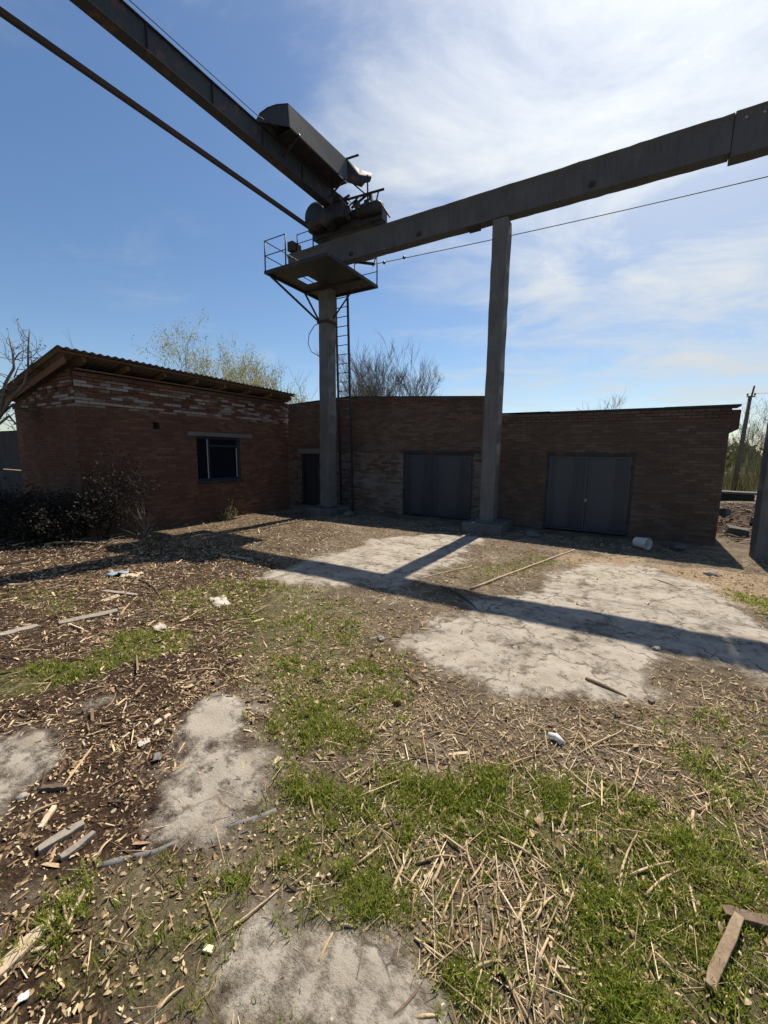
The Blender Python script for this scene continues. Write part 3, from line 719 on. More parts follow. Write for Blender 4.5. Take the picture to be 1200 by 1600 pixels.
cast_beam(-10.42, 1.18, [(11.05, 7.97), (11.36, 7.97), (11.40, 8.50), (11.46, 8.62), (10.97, 8.62), (11.03, 8.50)], 60)
cast_beam(1.19, 9.7, [(11.04, 7.89), (11.37, 7.89), (11.41, 8.50), (11.47, 8.63), (10.96, 8.63), (11.02, 8.50)], 44)
for x in (-9.9, -7.9, -5.6, -1.3): MB().box((x, 11.014, 8.06), (x+.12, 11.05, 8.16)).build('anchor_plate', M['rust'], bm_)
MB().box((-10.4, 11.17, 8.622), (9.6, 11.25, 8.70)).build('rail', M['rust'], bm_)
MB().box((-4.15, 11.1, 7.90), (-3.85, 11.3, 7.968)).build('embedded_plate', M['rust'], bm_)
for x, z in ((1.36, 8.50), (1.62, 8.50)): MB().tube([(x, 11.012, z), (x, 11.045, z)], 0.022, 10).build('bolt', M['winwhite'], bm_)
MB().box((-10.38, 10.98, 8.72), (-10.15, 11.4, 9.0)).build('end_stop', M['rust'], bm_)

# service platform
DZ = 7.3; DX0, DX1, DY0, DY1 = -9.64, -7.27, 9.2, 11.72
pf = thing('service_platform', (-8.9, 10.9, 6.3), 'dark steel service platform with railings around the top of the column', 'platform')
dk = MB(); hx0, hx1, hy0, hy1 = -9.15, -8.72, 10.05, 10.55
for a, b in (((DX0, DY0), (DX1, hy0)), ((DX0, hy0), (hx0, hy1)), ((hx1, hy0), (DX1, hy1)), ((DX0, hy1), (-9.13, DY1)), ((-8.69, hy1), (DX1, DY1)), ((-9.13, hy1), (-8.69, 10.97)), ((-9.13, 11.45), (-8.69, DY1))):
    dk.box((a[0], a[1], DZ), (b[0], b[1], DZ+0.02))
dk.build('deck', M['crane'], pf)
fx = MB()
for y in (DY0+.03, 10.95, DY1-.03): fx.bar((DX0, y, DZ-.03), (DX1, y, DZ-.03), .05, .058)
for x in (DX0+.03, DX1-.03): fx.bar((x, DY0+.06, DZ-.031), (x, DY1-.06, DZ-.031), .05, .056)
fx.build('deck_frame', M['crane'], pf)
def rail(pts, r=0.018, name='handrail'): MB().tube(pts, r, 6).build(name, M['dark'], pf)
for x, y in ((DX0+.03, DY0+.03), (-8.8, DY0+.03), (DX0+.03, DY1-.03), (DX1-.03, DY1-.03), (-8.15, DY1-.03)):
    rail([(x, y, DZ), (x, y, DZ+0.84)], 0.02, 'rail_post')
for h in (0.83, 0.43):
    rail([(DX0+.03, DY0+.03, DZ+h), (-8.8, DY0+.03, DZ+h)], 0.013)
    rail([(DX0+.03, DY0+.03, DZ+h), (DX0+.03, DY1-.03, DZ+h)], 0.013)
    rail([(-8.15, DY1-.03, DZ+h), (DX1-.03, DY1-.03, DZ+h)], 0.013)
for a, b in (((-9.62, 9.45, 7.26), (-9.1, 11.0, 6.33)), ((-9.62, 10.95, 7.26), (-9.1, 11.05, 6.33)), ((-8.35, 11.7, 7.26), (-8.72, 11.3, 6.45))):
    MB().bar(a, b, 0.05, 0.05).build('brace', M['dark'], pf)
MB().box((-9.14, 10.96, 6.26), (-8.68, 11.46, 6.34)).build('collar', M['rust'], pf)
# ladder
ld = thing('steel_ladder', (-8.7, 11.95, 0), 'tall rusty steel ladder rising behind the column to the platform', 'ladder')
la, lb_ = Vector((-8.90, 11.95, 0.05)), Vector((-9.02, 11.78, 7.9))
ra, rb = la + Vector((.50, 0, 0)), lb_ + Vector((.50, 0, 0))
for a, b in ((la, lb_), (ra, rb)): MB().bar(a, b, 0.06, 0.055, (0, 1, 0)).build('stile', M['dark'], ld)
for i in range(26):
    s = (i + 0.8) / 26; MB().tube([la.lerp(lb_, s), ra.lerp(rb, s)], 0.014, 6).build('rung', M['dark'], ld)
# cable hanging off the column
pts = [(-9.12, 11.1, 6.30), (-9.25, 10.98, 6.22), (-9.42, 10.9, 5.95), (-9.47, 10.9, 5.65), (-9.38, 10.95, 5.40), (-9.12, 11.05, 5.25)]
prop(MB().tube(pts, 0.014, 6).build('hanging_cable', M['cablegrey'], loc=(-9.12, 11.1, 5.25)), 'thin cable hanging in a loop from the side of the ladder column', 'cable')
# contact wire
cw = thing('contact_wire', (-7.5, 11.7, 7.9), 'thin bracketed wire running below the runway beam to the right', 'wire')
pts = []
for i in range(25):
    s = i / 24; pts.append((-7.4 + s * 17, 11.7, 7.97 - 0.37 * s * (17/9.4) + 0.4*s*s - 0.25 * 4 * s * (1-s) * 0.2))
MB().tube(pts, 0.011, 5).build('wire_strand', M['wire'], cw)
MB().bar((-8.3, 11.4, 8.15), (-7.4, 11.7, 7.97), 0.06, 0.07).build('bracket', M['rust'], cw)
MB().bar((-7.0, 11.35, 8.3), (-7.45, 11.68, 7.9), 0.025, 0.025).build('bracket_stay', M['rust'], cw)
for x in (-7.05, -6.35):
    m = MB(); m.tube([(x, 11.7, 7.9), (x, 11.7, 7.93), (x, 11.7, 7.955), (x, 11.7, 7.98)], [0.03, 0.05, 0.05, 0.03], 10); m.build('insulator', M['ceramic'], cw)

# ------------------------------------------------------------------ bridge crane
cr = thing('bridge_crane', (-8.3, 11.2, 8.62), 'dark steel overhead bridge crane with sheet hood resting on the runway beam', 'crane')
gz0, gz1 = 9.40, 9.88
gd = MB()
gd.box((-8.50, -7.0, gz0+.02), (-8.31, 11.55, gz1-.02))            # web box
gd.box((-8.54, -7.0, gz0), (-8.27, 11.56, gz0+.018)); gd.box((-8.54, -7.0, gz1-.018), (-8.27, 11.56, gz1))
gird = gd.build('girder', M['crane'], cr)
for y in np.arange(-6, 11, 1.4): MB().box((-8.308, y, gz0+.022), (-8.275, y+.012, gz1-.022)).build('web_stiffener', M['crane'], gird)
MB().bar((-9.42, -7, 9.06), (-9.40, 11.3, 9.20), 0.085, 0.10).build('side_pipe', M['rust'], cr)
for y in (11.1,): MB().bar((-9.4, y, 9.2), (-8.5, y, 9.45), 0.06, 0.06).build('pipe_hanger', M['rust'], cr)
MB().bar((-9.35, 11.05, 9.2), (-9.05, 11.15, 10.0), 0.035, 0.035).build('pipe_post', M['rust'], cr)
# hood: curved sheet over the drive, open underneath
def hood(y0, y1, name, prof, mat, tw=(0, 0), skew=0.0):
    V = []; Qd = []; n = len(prof)
    for yy, dx, dz in ((y0, 0, 0), (y1, tw[0], tw[1])):
        for (x, z) in prof: V.append((x+dx, yy - (skew * (-7.77 - x) if yy == y0 else 0), z+dz + (0.12 if yy != y0 and not tw[0] and x > -8.0 and z > 10 else 0)))
    for i in range(n-1): Qd.append((i, i+1, n+i+1, n+i))
    w = wloc(cr); me = npmesh(name, np.array(V) - np.array(w), np.array(Qd))
    o = link(name, me, mat, cr); s = o.modifiers.new('t', 'SOLIDIFY'); s.thickness = 0.012; return o
prof = [(-8.30, 9.885), (-8.24, 10.06), (-8.12, 10.22), (-7.97, 10.34), (-7.79, 10.42), (-7.77, 9.92)]
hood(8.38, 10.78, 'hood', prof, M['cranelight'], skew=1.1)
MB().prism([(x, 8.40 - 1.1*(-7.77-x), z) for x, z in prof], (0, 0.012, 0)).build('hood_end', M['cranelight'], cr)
MB().box((-8.26, 8.42, 9.895), (-7.78, 10.76, 9.91)).build('walkway_plate', M['crane'], cr)
def flap(name, pts):
    me = npmesh(name, np.array([tuple(Vector(p) - wloc(cr)) for p in pts]), np.array([(0, 1, 4, 3), (1, 2, 5, 4), (3, 4, 7, 6), (4, 5, 8, 7)]), smooth=True)
    o = link(name, me, M['crane'], cr); o.modifiers.new('t', 'SOLIDIFY').thickness = .012
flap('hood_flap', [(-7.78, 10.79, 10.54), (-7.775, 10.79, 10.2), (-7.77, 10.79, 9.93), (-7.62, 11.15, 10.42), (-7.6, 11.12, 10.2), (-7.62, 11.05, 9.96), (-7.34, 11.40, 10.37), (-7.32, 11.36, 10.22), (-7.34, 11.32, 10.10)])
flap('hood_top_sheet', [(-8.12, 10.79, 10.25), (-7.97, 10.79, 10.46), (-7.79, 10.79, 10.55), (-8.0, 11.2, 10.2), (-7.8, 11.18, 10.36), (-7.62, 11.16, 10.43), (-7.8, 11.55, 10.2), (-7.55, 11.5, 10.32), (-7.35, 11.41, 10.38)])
for y in (8.7, 10.6): MB().bar((-7.74, y, 9.93), (-8.3, y, 9.6), 0.04, 0.04).build('hood_bracket', M['crane'], cr)
MB().bar((-7.42, 11.3, 10.3), (-7.40, 11.3, 9.15), .035, .035).build('hood_post', M['dark'], cr)
MB().bar((-7.95, 11.0, 10.2), (-7.45, 11.25, 9.75), .03, .03).build('hood_stay', M['dark'], cr)
MB().bar((-7.85, 10.72, 10.52), (-7.50, 10.95, 10.66), .03, .05).build('loose_strip', M['crane'], cr)
# end carriage with wheels, motor, gearbox, drum
MB().box((-9.35, 11.06, 8.83), (-6.75, 11.36, 9.16)).build('end_carriage', M['crane'], cr, bevel=.015)
for x in (-9.05, -6.95):
    m = MB(); m.tube([(x, 11.11, 8.87), (x, 11.14, 8.87), (x, 11.16, 8.87), (x, 11.26, 8.87), (x, 11.28, 8.87), (x, 11.31, 8.87)], [.19, .19, .165, .165, .19, .19], 20); m.build('wheel', M['dark'], cr)
m = MB(); m.tube([(-8.95, 10.60, 9.30), (-8.95, 10.64, 9.30), (-8.95, 11.02, 9.30), (-8.95, 11.06, 9.30)], [.28, .36, .36, .30], 22); m.build('drum_cover', M['crane'], cr)
m = MB(); m.tube([(-8.45, 10.56, 9.12), (-8.45, 10.62, 9.12), (-8.45, 11.0, 9.12)], [.20, .25, .25], 18); m.build('gear_case', M['crane'], cr)
MB().box((-8.75, 10.62, 9.0), (-7.85, 11.05, 9.42)).build('gearbox', M['crane'], cr, bevel=.03)
MB().box((-8.7, 11.06, 9.165), (-7.9, 11.5, 9.395)).build('girder_seat', M['crane'], cr, bevel=.02)
m = MB(); m.tube([(-7.8, 11.0, 9.16), (-7.55, 11.0, 9.16), (-7.5, 11.0, 9.16), (-7.05, 11.0, 9.14), (-6.85, 11.0, 9.13), (-6.72, 11.0, 9.12)], [.10, .12, .17, .18, .18, .11], 16)
mo = m.build('motor', M['crane'], cr)
for k in range(5): MB().tube([(-7.45 + k*.09, 11.0, 9.153), (-7.43+k*.09, 11.0, 9.153)], .19, 16).build('cooling_fin', M['crane'], mo)
MB().box((-7.3, 10.93, 9.31), (-7.1, 11.07, 9.40)).build('terminal_box', M['dark'], mo)
MB().bar((-6.76, 11.0, 9.2), (-6.45, 11.0, 8.75), .03, .04).build('rail_guard', M['dark'], cr)
MB().bar((-8.35, 11.2, 9.78), (-6.78, 11.2, 9.68), 0.045, 0.05).build('cross_bar', M['rust'], cr)
MB().bar((-7.25, 11.2, 9.66), (-7.15, 11.2, 9.10), 0.09, 0.09).build('cross_bar_post', M['rust'], cr)
MB().bar((-7.3, 11.2, 9.72), (-7.9, 11.15, 9.45), 0.05, 0.05).build('strut', M['rust'], cr)
MB().bar((-7.85, 11.2, 9.5), (-7.4, 11.2, 9.2), 0.035, 0.035).build('strut', M['rust'], cr)
for (a, b, w_) in (((-8.9, 10.95, 9.66), (-8.2, 10.95, 9.30), .04), ((-8.15, 10.7, 9.42), (-7.75, 10.85, 9.62), .05), ((-7.95, 10.9, 9.3), (-7.45, 10.9, 9.52), .03), ((-9.2, 10.8, 9.65), (-9.2, 10.8, 9.0), .035), ((-7.0, 11.1, 9.3), (-6.9, 11.1, 9.62), .03), ((-8.5, 10.6, 9.38), (-8.5, 10.6, 8.95), .05)):
    MB().bar(a, b, w_, w_).build('strut', M['rust'], cr)
for (a, b) in (((-8.2, 10.62, 9.44), (-7.95, 10.84, 9.60)), ((-7.7, 10.95, 9.33), (-7.55, 11.12, 9.50)), ((-9.3, 10.78, 8.95), (-9.12, 11.0, 9.2))): MB().box(a, b).build('junction_box', M['crane'], cr, bevel=.01)
for k in range(4):
    p0, p1 = Vector((-8.6 + .3*k, 10.7, 9.4)), Vector((-7.6 + .2*k, 11.05, 9.2)); MB().tube([p0, p0.lerp(p1, .35) - Vector((0, .08, .16)), p0.lerp(p1, .7) - Vector((0, .05, .12)), p1], .012, 5).build('cable', M['wire'], cr)
for x in (-10.14, -9.46): MB().tube([(x, 11.2, 8.70), (x, 11.2, 9.28)], 0.022, 6).build('guard_post', M['dark'], cr)
for z in (9.26, 8.98): MB().tube([(-10.14, 11.2, z), (-9.46, 11.2, z)], 0.013, 6).build('guard_rail', M['dark'], cr)
prop(MB().tube([(-8.0, -6 + i*.8, 9.70 + 0.012*((i-9)/9)**2 * 4) for i in range(18)] + [(-8.02, 8.4, 9.93)], 0.009, 5).build('control_wire', M['wire'], loc=(-8, 8.4, 9.8)), 'hair thin wire strung beside the crane girder at upper left', 'wire')

# ------------------------------------------------------------------ far setting
fc = thing('concrete_fence', (-18, 5.6, 0), 'dark stained concrete panel fence left of the brick building', 'fence')
for i in range(5):
    x0 = -14.5 - i*2.5
    MB().box((x0-2.36, 5.62, 1.40), (x0-.14, 5.70, 2.70)).build('panel', M['fence'], fc, bevel=.01)
    MB().box((x0-2.36, 5.60, -0.1), (x0-.14, 5.72, 1.36)).build('panel', M['fence'], fc, bevel=.01)
    MB().box((x0-.13, 5.56, -.2), (x0+.0, 5.76, 2.78)).build('post', M['fence'], fc, bevel=.01)

class TB:
    """collects many thin branches cheaply"""
    def __init__(s): s.mb = MB(); s.leaf = []
    def limb(s, p, d, L, r, depth, spread, up, kids, seg=4, wob=0.25, n=5, droop=0.0, tips=None, tmin=0.004):
        pts = [Vector(p)]; d = Vector(d).normalized(); rs = [r]
        for i in range(seg):
            d = (d + Vector((random.gauss(0, wob), random.gauss(0, wob), random.gauss(0, wob*.6) + up*0.2 - droop*0.25))).normalized()
            pts.append(pts[-1] + d * (L/seg)); rs.append(r * (1 - 0.62*(i+1)/seg))
        s.mb.tube(pts, rs, n if r > .02 else 3, cap=False)
        if depth == 0:
            if tips is not None: tips.append((pts, d))
            return
        for k in range(kids):
            t_ = random.uniform(0.3, 1.0) if k else 1.0
            i = min(seg-1, int(t_*seg)); q = pts[i].lerp(pts[i+1], t_*seg - i) if t_ < 1 else pts[-1]
            az = random.uniform(0, 2*pi); perp = Vector((cos(az), sin(az), random.uniform(-.2, .5)))
            nd = (d + perp * spread * random.uniform(.5, 1.2)).normalized()
            s.limb(q, nd, L*random.uniform(.5, .78), max(rs[i]*.62, tmin), depth-1, spread, up, kids, max(3, seg-1), wob, n, droop, tips, tmin)
def leaves(tips, per, size, name, mat, parent, spread=0.12, hang=False):
    V = []; Qd = []; rn = []; w = np.array(wloc(parent))
    for pts, d in tips:
        for k in range(per):
            i = random.randrange(len(pts)-1); p = pts[i].lerp(pts[i+1], random.random()) + Vector([random.gauss(0, spread) for _ in range(3)])
            a = Vector((random.gauss(0,1), random.gauss(0,1), -1.6 if hang else random.gauss(0,1))).normalized() * size * random.uniform(.6, 1.3)
            b = a.cross(Vector((random.gauss(0,1), random.gauss(0,1), random.gauss(0,1)))).normalized() * size * (.16 if hang else .35)
            c_ = len(V); V += [tuple(p), tuple(p + a*.5 + b), tuple(p + a), tuple(p + a*.5 - b)]; Qd.append((c_, c_+1, c_+2, c_+3)); rn.append(random.random())
    if V: link(name, npmesh(name, np.array(V) - w, np.array(Qd), rnd=rn), mat, parent)
M['leafwillow'] = m_rnd('willow_leaf', [(0, (0.20, 0.21, 0.07)), (0.6, (0.36, 0.36, 0.14)), (1, (0.50, 0.46, 0.25))], transl=0.5)
M['leafbud'] = m_rnd('bud_leaf', [(0, (0.10, 0.12, 0.035)), (1, (0.22, 0.20, 0.09))], transl=0.4)
M['reed'] = m_rnd('dry_reed', [(0, (0.08, 0.075, 0.04)), (0.6, (0.14, 0.13, 0.06)), (1, (0.24, 0.20, 0.11))], transl=0.25)
def tree(x, y, h, label, depth, kids, spread, up, r, bark, leaf=None, per=0, size=.1, trunks=1, wob=.22, droop=0.0, lean=(0, 0), hang=False, z0=None, first=0.42, spreadleaf=.12):
    z = tz(x, y) if z0 is None else z0
    tr = thing('bare_tree' if not leaf else 'budding_tree', (x, y, z), label, 'tree')
    tips = []; crown = TB(); trunk = MB()
    for k in range(trunks):
        a = random.uniform(0, 2*pi); o = 0.0 if trunks == 1 else 0.25
        d = Vector((lean[0] + o*cos(a)*1.2, lean[1] + o*sin(a)*1.2, 1)).normalized()
        pts = [Vector((x + o*.8*cos(a), y + o*.8*sin(a), z-.1))]; rs = [r]
        hh = h * first * random.uniform(.85, 1.15)
        for i in range(4):
            d = (d + Vector((random.gauss(0,.07), random.gauss(0,.07), 0))).normalized(); pts.append(pts[-1] + d*hh/4); rs.append(r*(1 - .1*(i+1)))
        trunk.tube(pts, rs, 8)
        for q in range(kids + 1):
            t_ = random.uniform(.35, 1) if q else 1.0; i = min(3, int(t_*4)); p = pts[i].lerp(pts[i+1], t_*4-i) if t_ < 1 else pts[-1]
            az = random.uniform(0, 2*pi); nd = (d + Vector((cos(az), sin(az), .3)) * spread * (.9 if q else .2)).normalized()
            crown.limb(p, nd, h*(1-first)*random.uniform(.5,.62)*(1.0 if depth > 1 else 1.5), r*.55, depth, spread, up, kids, 4, wob, 5, droop, tips, 0.008 if h > 5.5 else .006)
    trunk.build('trunk', bark, tr); crown.mb.build('crown', bark, tr)
    if leaf: leaves(tips, per, size, 'foliage', leaf, tr, spreadleaf, hang)
    return tr
random.seed(21)
# pale green willow-like trees behind the left roof
def at(x, y, D): return CAM + ray(x, y) * D        # a direction and a distance chosen for the tree's usual size
def base(x, D): p = at(x, 700, D); return p.x, p.y
random.seed(33); x, y = base(388, 31); tree(x, y, 10.4, 'tall pale green budding tree behind the left roof ridge', 3, 4, .42, .7, .12, M['barkpale'], M['leafwillow'], 9, .17, 2, .12, .2, hang=True, spreadleaf=.22)
random.seed(35); x, y = base(428, 33); tree(x, y, 8.2, 'pale green bushy budding tree nearest the right end of the left roof', 3, 4, .42, .6, .10, M['barkpale'], M['leafwillow'], 8, .17, 3, .14, .2, hang=True, spreadleaf=.22)
random.seed(36); x, y = base(338, 30); tree(x, y, 9.6, 'leaning yellow green budding tree behind the middle of the left roof', 3, 3, .5, .3, .10, M['barkpale'], M['leafwillow'], 10, .17, 1, .2, .35, (-.2, -.1), hang=True, spreadleaf=.22)
x, y = base(290, 28); tree(x, y, 7.9, 'small bare tree poking above the left roof', 3, 3, .6, .3, .07, M['bark'], wob=.25)
x, y = base(225, 28); tree(x, y, 8.2, 'faint twiggy treetop above the left part of the roof', 3, 3, .6, .3, .06, M['bark'], wob=.25)
# bare trees behind the middle garage
x, y = base(603, 26); tree(x, y, 7.2, 'wide bare bushy tree behind the middle garage, right of the ladder', 4, 4, .5, .42, .09, M['bark'], trunks=5, wob=.15, first=.34)
x, y = base(655, 27); tree(x, y, 7.4, 'slender bare sapling at the right of the bushy tree', 2, 3, .25, .8, .04, M['bark'], wob=.1, first=.6)
x, y = base(480, 30); tree(x, y, 7.6, 'thin bare tree left of the ladder column', 3, 3, .55, .3, .06, M['bark'], wob=.22)
x, y = base(940, 30); tree(x, y, 6.6, 'small bare treetop above the right garage roof', 3, 4, .7, .3, .06, M['bark'], wob=.22)
# trees past the right garage
for i, (xx, D, hh, lab) in enumerate(((1190, 40, 6.8, 'bare tree at the right edge behind the utility pole'), (1176, 46, 5.8, 'thin bare tree just right of the utility pole'),
                                      (1128, 50, 4.6, 'low bare tree between the garage corner and utility pole'), (1158, 52, 4.4, 'short twiggy tree far behind the utility pole'), (1225, 42, 7.0, 'bare tree half outside the right edge'))):
    x, y = base(xx, D); tree(x, y, hh, lab, 3, 4, .5, .5, .07, M['bark'], M['leafbud'], 2, .10, 2, .2, first=.3)
# left foreground tree
random.seed(5)
def knotty():
    D = 14.6; b = px(-30, 858); bx, by = -13.35, 3.35
    tr = thing('bare_tree', (bx, by, tz(bx, by)), 'knotty bare tree at the left edge before the concrete fence', 'tree')
    D = (Vector((bx, by, 2)) - CAM).dot(F) / 1.0
    def P(x, y, dd=0.0): return CAM + ray(x, y) * (D + dd)
    fork = P(-8, 668)
    MB().tube([Vector((bx, by, tz(bx, by) - .1)), Vector((bx, by, .9)).lerp(fork, .25), fork.lerp(Vector((bx, by, 1.2)), .3), fork], [.16, .13, .115, .10], 9).build('trunk', M['bark'], tr)
    c = TB(); tips = []
    for pts_, r in (([(-8,668,0),(2,635,.1),(8,600,.2),(22,575,.25),(20,552,.3),(14,528,.3)], .05), ([(-6,660,0),(16,625,-.2),(38,600,-.35),(44,575,-.4),(44,545,-.4),(46,518,-.45)], .042), ([(20,565,.25),(30,552,.3),(44,544,.35)], .02),
                    ([(22,590,.1),(28,575,.2),(38,560,.4)], .016), ([(-6,655,0),(20,632,.5),(40,640,.7),(60,648,.9),(82,655,1.0)], .03), ([(20,632,.5),(34,660,.5),(58,650,.7),(75,648,.8)], .02), ([(-8,668,0),(14,650,-.4),(30,668,-.6),(36,690,-.7)], .03), ([(44,575,-.4),(55,562,-.4),(66,556,-.5)], .014), ([(38,600,-.35),(24,605,-.2),(12,612,-.1)], .014)):
        q = [P(*p) for p in pts_]; c.mb.tube(q, [r * (1 - .7*k/(len(q)-1)) for k in range(len(q))], 6)
        for k in range(1, len(q)):
            for _ in range(2):
                a = random.uniform(0, 2*pi); p0 = q[k-1].lerp(q[k], random.random())
                c.limb(p0, (cos(a), sin(a), random.uniform(-.3, .9)), random.uniform(.25, .6), .011, 1, .7, .15, 3, 4, .3, 4, .05, tips, .005)
    c.mb.build('crown', M['bark'], tr); leaves(tips, 1, .05, 'buds', M['leafbud'], tr, .03)
knotty()
random.seed(9)
# far hedge line
hv = TB(); V = []; Qd = []; rn = []
for i in range(9000):
    a = random.uniform(-1.3, 1.15); D = random.uniform(75, 130)
    x, y = sin(a)*D, cos(a)*D; z0 = tz(x, y); hh = (1.6 + 2.2*float(vnoise(np.array(a*40), np.array(0.3), 3))) * D/75
    z = z0 + random.random() * hh; s = random.uniform(.4, .9)
    dx = Vector((cos(a)*random.gauss(0,1), -sin(a)*random.gauss(0,1), random.gauss(0,1))).normalized()*s; dz = Vector((random.gauss(0,.5), random.gauss(0,.5), 1)).normalized()*s
    p = Vector((x, y, z)); b = len(V); V += [tuple(p-dx), tuple(p-dz), tuple(p+dx), tuple(p+dz)]; Qd.append((b, b+1, b+2, b+3)); rn.append(random.random())
M['hedge'] = m_rnd('far_woods', [(0, (0.06, 0.075, 0.03)), (0.6, (0.11, 0.12, 0.05)), (1, (0.17, 0.15, 0.085))], transl=0.2)
prop(link('distant_woods', npmesh('distant_woods', np.array(V), np.array(Qd), rnd=rn), M['hedge']), 'far low line of woods on the horizon', 'woods', kind='stuff')
# reeds and saplings past the corner
V = []; Qd = []; rn = []
for i in range(5200):
    x = random.uniform(3, 16); y = random.uniform(30, 46); z = tz(x, y); h = random.uniform(.5, 1.5) * (1 if random.random() < .8 else 1.7)
    a = random.uniform(0, pi); w_ = Vector((cos(a), sin(a), 0))*random.uniform(.01, .028); l = Vector((random.gauss(0,.15), random.gauss(0,.15), 1))*h
    b = len(V); p = Vector((x, y, z-.05)); V += [tuple(p-w_), tuple(p+w_), tuple(p+l+w_*.3), tuple(p+l-w_*.3)]; Qd.append((b, b+1, b+2, b+3)); rn.append(random.random())
prop(link('dry_reeds', npmesh('dry_reeds', np.array(V), np.array(Qd), rnd=rn), M['reed']), 'dry reeds and brush growing past the right garage', 'reeds', kind='stuff')
# utility pole
up = thing('utility_pole', (5.42, 31.5, tz(5.42, 31.5)), 'concrete utility pole with thin wires beyond the right garage', 'pole')
pb, pt = Vector((5.42, 31.5, -.1)), Vector((5.62, 31.5, 5.6))
MB().tube([pb, pb.lerp(pt, .5), pt], [.14, .115, .09], 10).build('shaft', M['bark'], up)
MB().tube([pt - Vector((0,0,.5)), pt + Vector((.12, 0, .55))], .045, 8).build('mast', M['rust'], up)
MB().bar(pt + Vector((-.16, 0, -.05)), pt + Vector((.22, 0, -.05)), .05, .06).build('crossarm', M['rust'], up)
for q in (-.13, .19): MB().tube([pt + Vector((q, 0, 0)), pt + Vector((q, 0, .06)), pt + Vector((q, 0, .14))], [.03, .05, .03], 8).build('insulator', M['ceramic'], up)
for dz, q, lab in ((.12, -.13, 'left strand of the power line at the utility pole'), (.12, .19, 'right strand of the power line at the utility pole'), (-2.2, 0.1, 'lower wire on the utility pole')):
    a0 = pt + Vector((q, 0, dz)); pts = [a0 + Vector((i*1.6 - 24, (i-15)*.35, .018*(i-15)**2*.12)) for i in range(15, 31)]
    prop(MB().tube(pts, .0045, 4).build('power_line', M['wire'], loc=a0), lab, 'wire', 'wires on the utility pole')
# low concrete slab beyond the corner
sw = thing('concrete_block_wall', (4.0, 23.4, 0), 'low concrete slab lying past the right garage corner', 'slab')
MB().box((2.9, 23.1, -0.1), (4.72, 23.5, 0.52)).build('block', M['fence'], sw, jit=.02, bevel=.03)
MB().box((2.8, 22.95, 0.525), (4.85, 23.65, 0.62)).build('cap_slab', M['pad'], sw, jit=.015, bevel=.02)

# ------------------------------------------------------------------ yard litter as single things
def tubestick(a, b, r0, r1, bend=0.03, lift=None, n=6, seg=5):
    a, b = Vector(a), Vector(b); d = b - a; L = d.length; s_ = Vector((-d.y, d.x, 0)).normalized(); bd = random.uniform(-bend, bend)*L; pts = []; rs = []
    for i in range(seg+1):
        t_ = i/seg; p = a.lerp(b, t_) + s_*(sin(pi*t_)*bd + random.gauss(0, .006)*L*.5); r = r0 + (r1-r0)*t_
        p.z = tz(p.x, p.y) + r*.8 + (lift or 0)*sin(pi*t_) ; pts.append(p); rs.append(r*random.uniform(.85, 1.1))
    return pts, rs
Z8 = lambda x, y: (600 + x/2, 1100 + y/2); Z7 = lambda x, y: (x/2, 1150 + y/2); Z6 = lambda x, y: (x/2, 800 + y/2)
sticks = [Z8(*q) + Z8(*w) for q, w in [((605,160),(745,85)),((640,140),(980,155)),((220,305),(300,215)),((355,410),(550,535)),((730,620),(795,400)),((740,305),(795,200)),((965,340),(1000,520)),((770,535),(960,495)),((815,600),(960,510)),((175,690),(270,475)),((20,600),(95,405)),((105,495),(225,475)),((240,860),(380,800)),((355,790),(370,685)),((95,730),(240,830)),((135,740),(260,800)),((470,680),(540,590)),((480,810),(515,725)),((410,690),(480,550)),((550,400),(580,310)),((920,300),(1060,260)),((980,340),(1085,300)),((1020,160),(1080,260)),((910,90),(1010,180)),((1120,170),(1170,270)),((640,890),(690,950)),((140,350),(180,260)),((600,560),(665,470)),((185,410),(265,465)),((150,560),(185,480)),((380,195),(490,155)),((850,370),(940,480)),((1040,430),(1130,455)),((260,560),(330,450)),((520,820),(600,930)),((560,700),(600,560)),((90,985),(190,985)),((980,420),(940,500))]]
sticks += [Z7(*q) + Z7(*w) for q, w in [((685,625),(875,475)),((995,715),(1045,605)),((1115,400),(1195,335)),((85,260),(185,210)),((490,870),(575,785)),((1060,595),(1110,605)),((200,530),(215,605)),((970,190),(985,255)),((300,390),(350,330)),((30,880),(70,830))]]
sticks += [Z6(*q) + Z6(*w) for q, w in [((375,325),(430,265)),((1090,625),(1140,600)),((1180,690),(1205,650)),((250,570),(330,550)),((590,505),(690,500)),((200,215),(440,230)),((660,570),(710,550)),((300,290),(370,265)),((590,330),(640,295)),((700,350),(800,330)),((40,450),(130,440))]]
random.seed(3)
for (x0, y0, x1, y1) in sticks:
    pts, rs = tubestick(gp(x0, y0), gp(x1, y1), random.uniform(.006, .010), random.uniform(.003, .006), .06, .015)
    o = MB().tube(pts, rs, 6).build('dry_stick', M['stick'], loc=pts[0]); 
    xm, ym = (x0+x1)/2, (y0+y1)/2; Ls = (gp(x0, y0) - gp(x1, y1)).length
    where = ('on the left wood chips' if xm < 330 and ym < 1300 else 'on the thin grass at lower left' if xm < 420 else 'on the bare earth above the weeds' if ym < 1190 and xm < 1050 else
             'on the bare strip at the right' if ym < 1240 and xm > 1000 else 'on the grass left of the straw patch' if xm < 640 else 'across the upper weed patch' if ym < 1320 and xm < 1000 else
             'beside the pale straw patch, left side' if xm < 760 else 'in the pale straw patch' if xm < 890 else 'in the right weeds above the notched board')
    size = 'long' if Ls > .34 else 'mid length' if Ls > .2 else 'short'
    prop(o, size + ' pale dry stalk ' + where, 'stick', 'pale dry stalks ' + where)
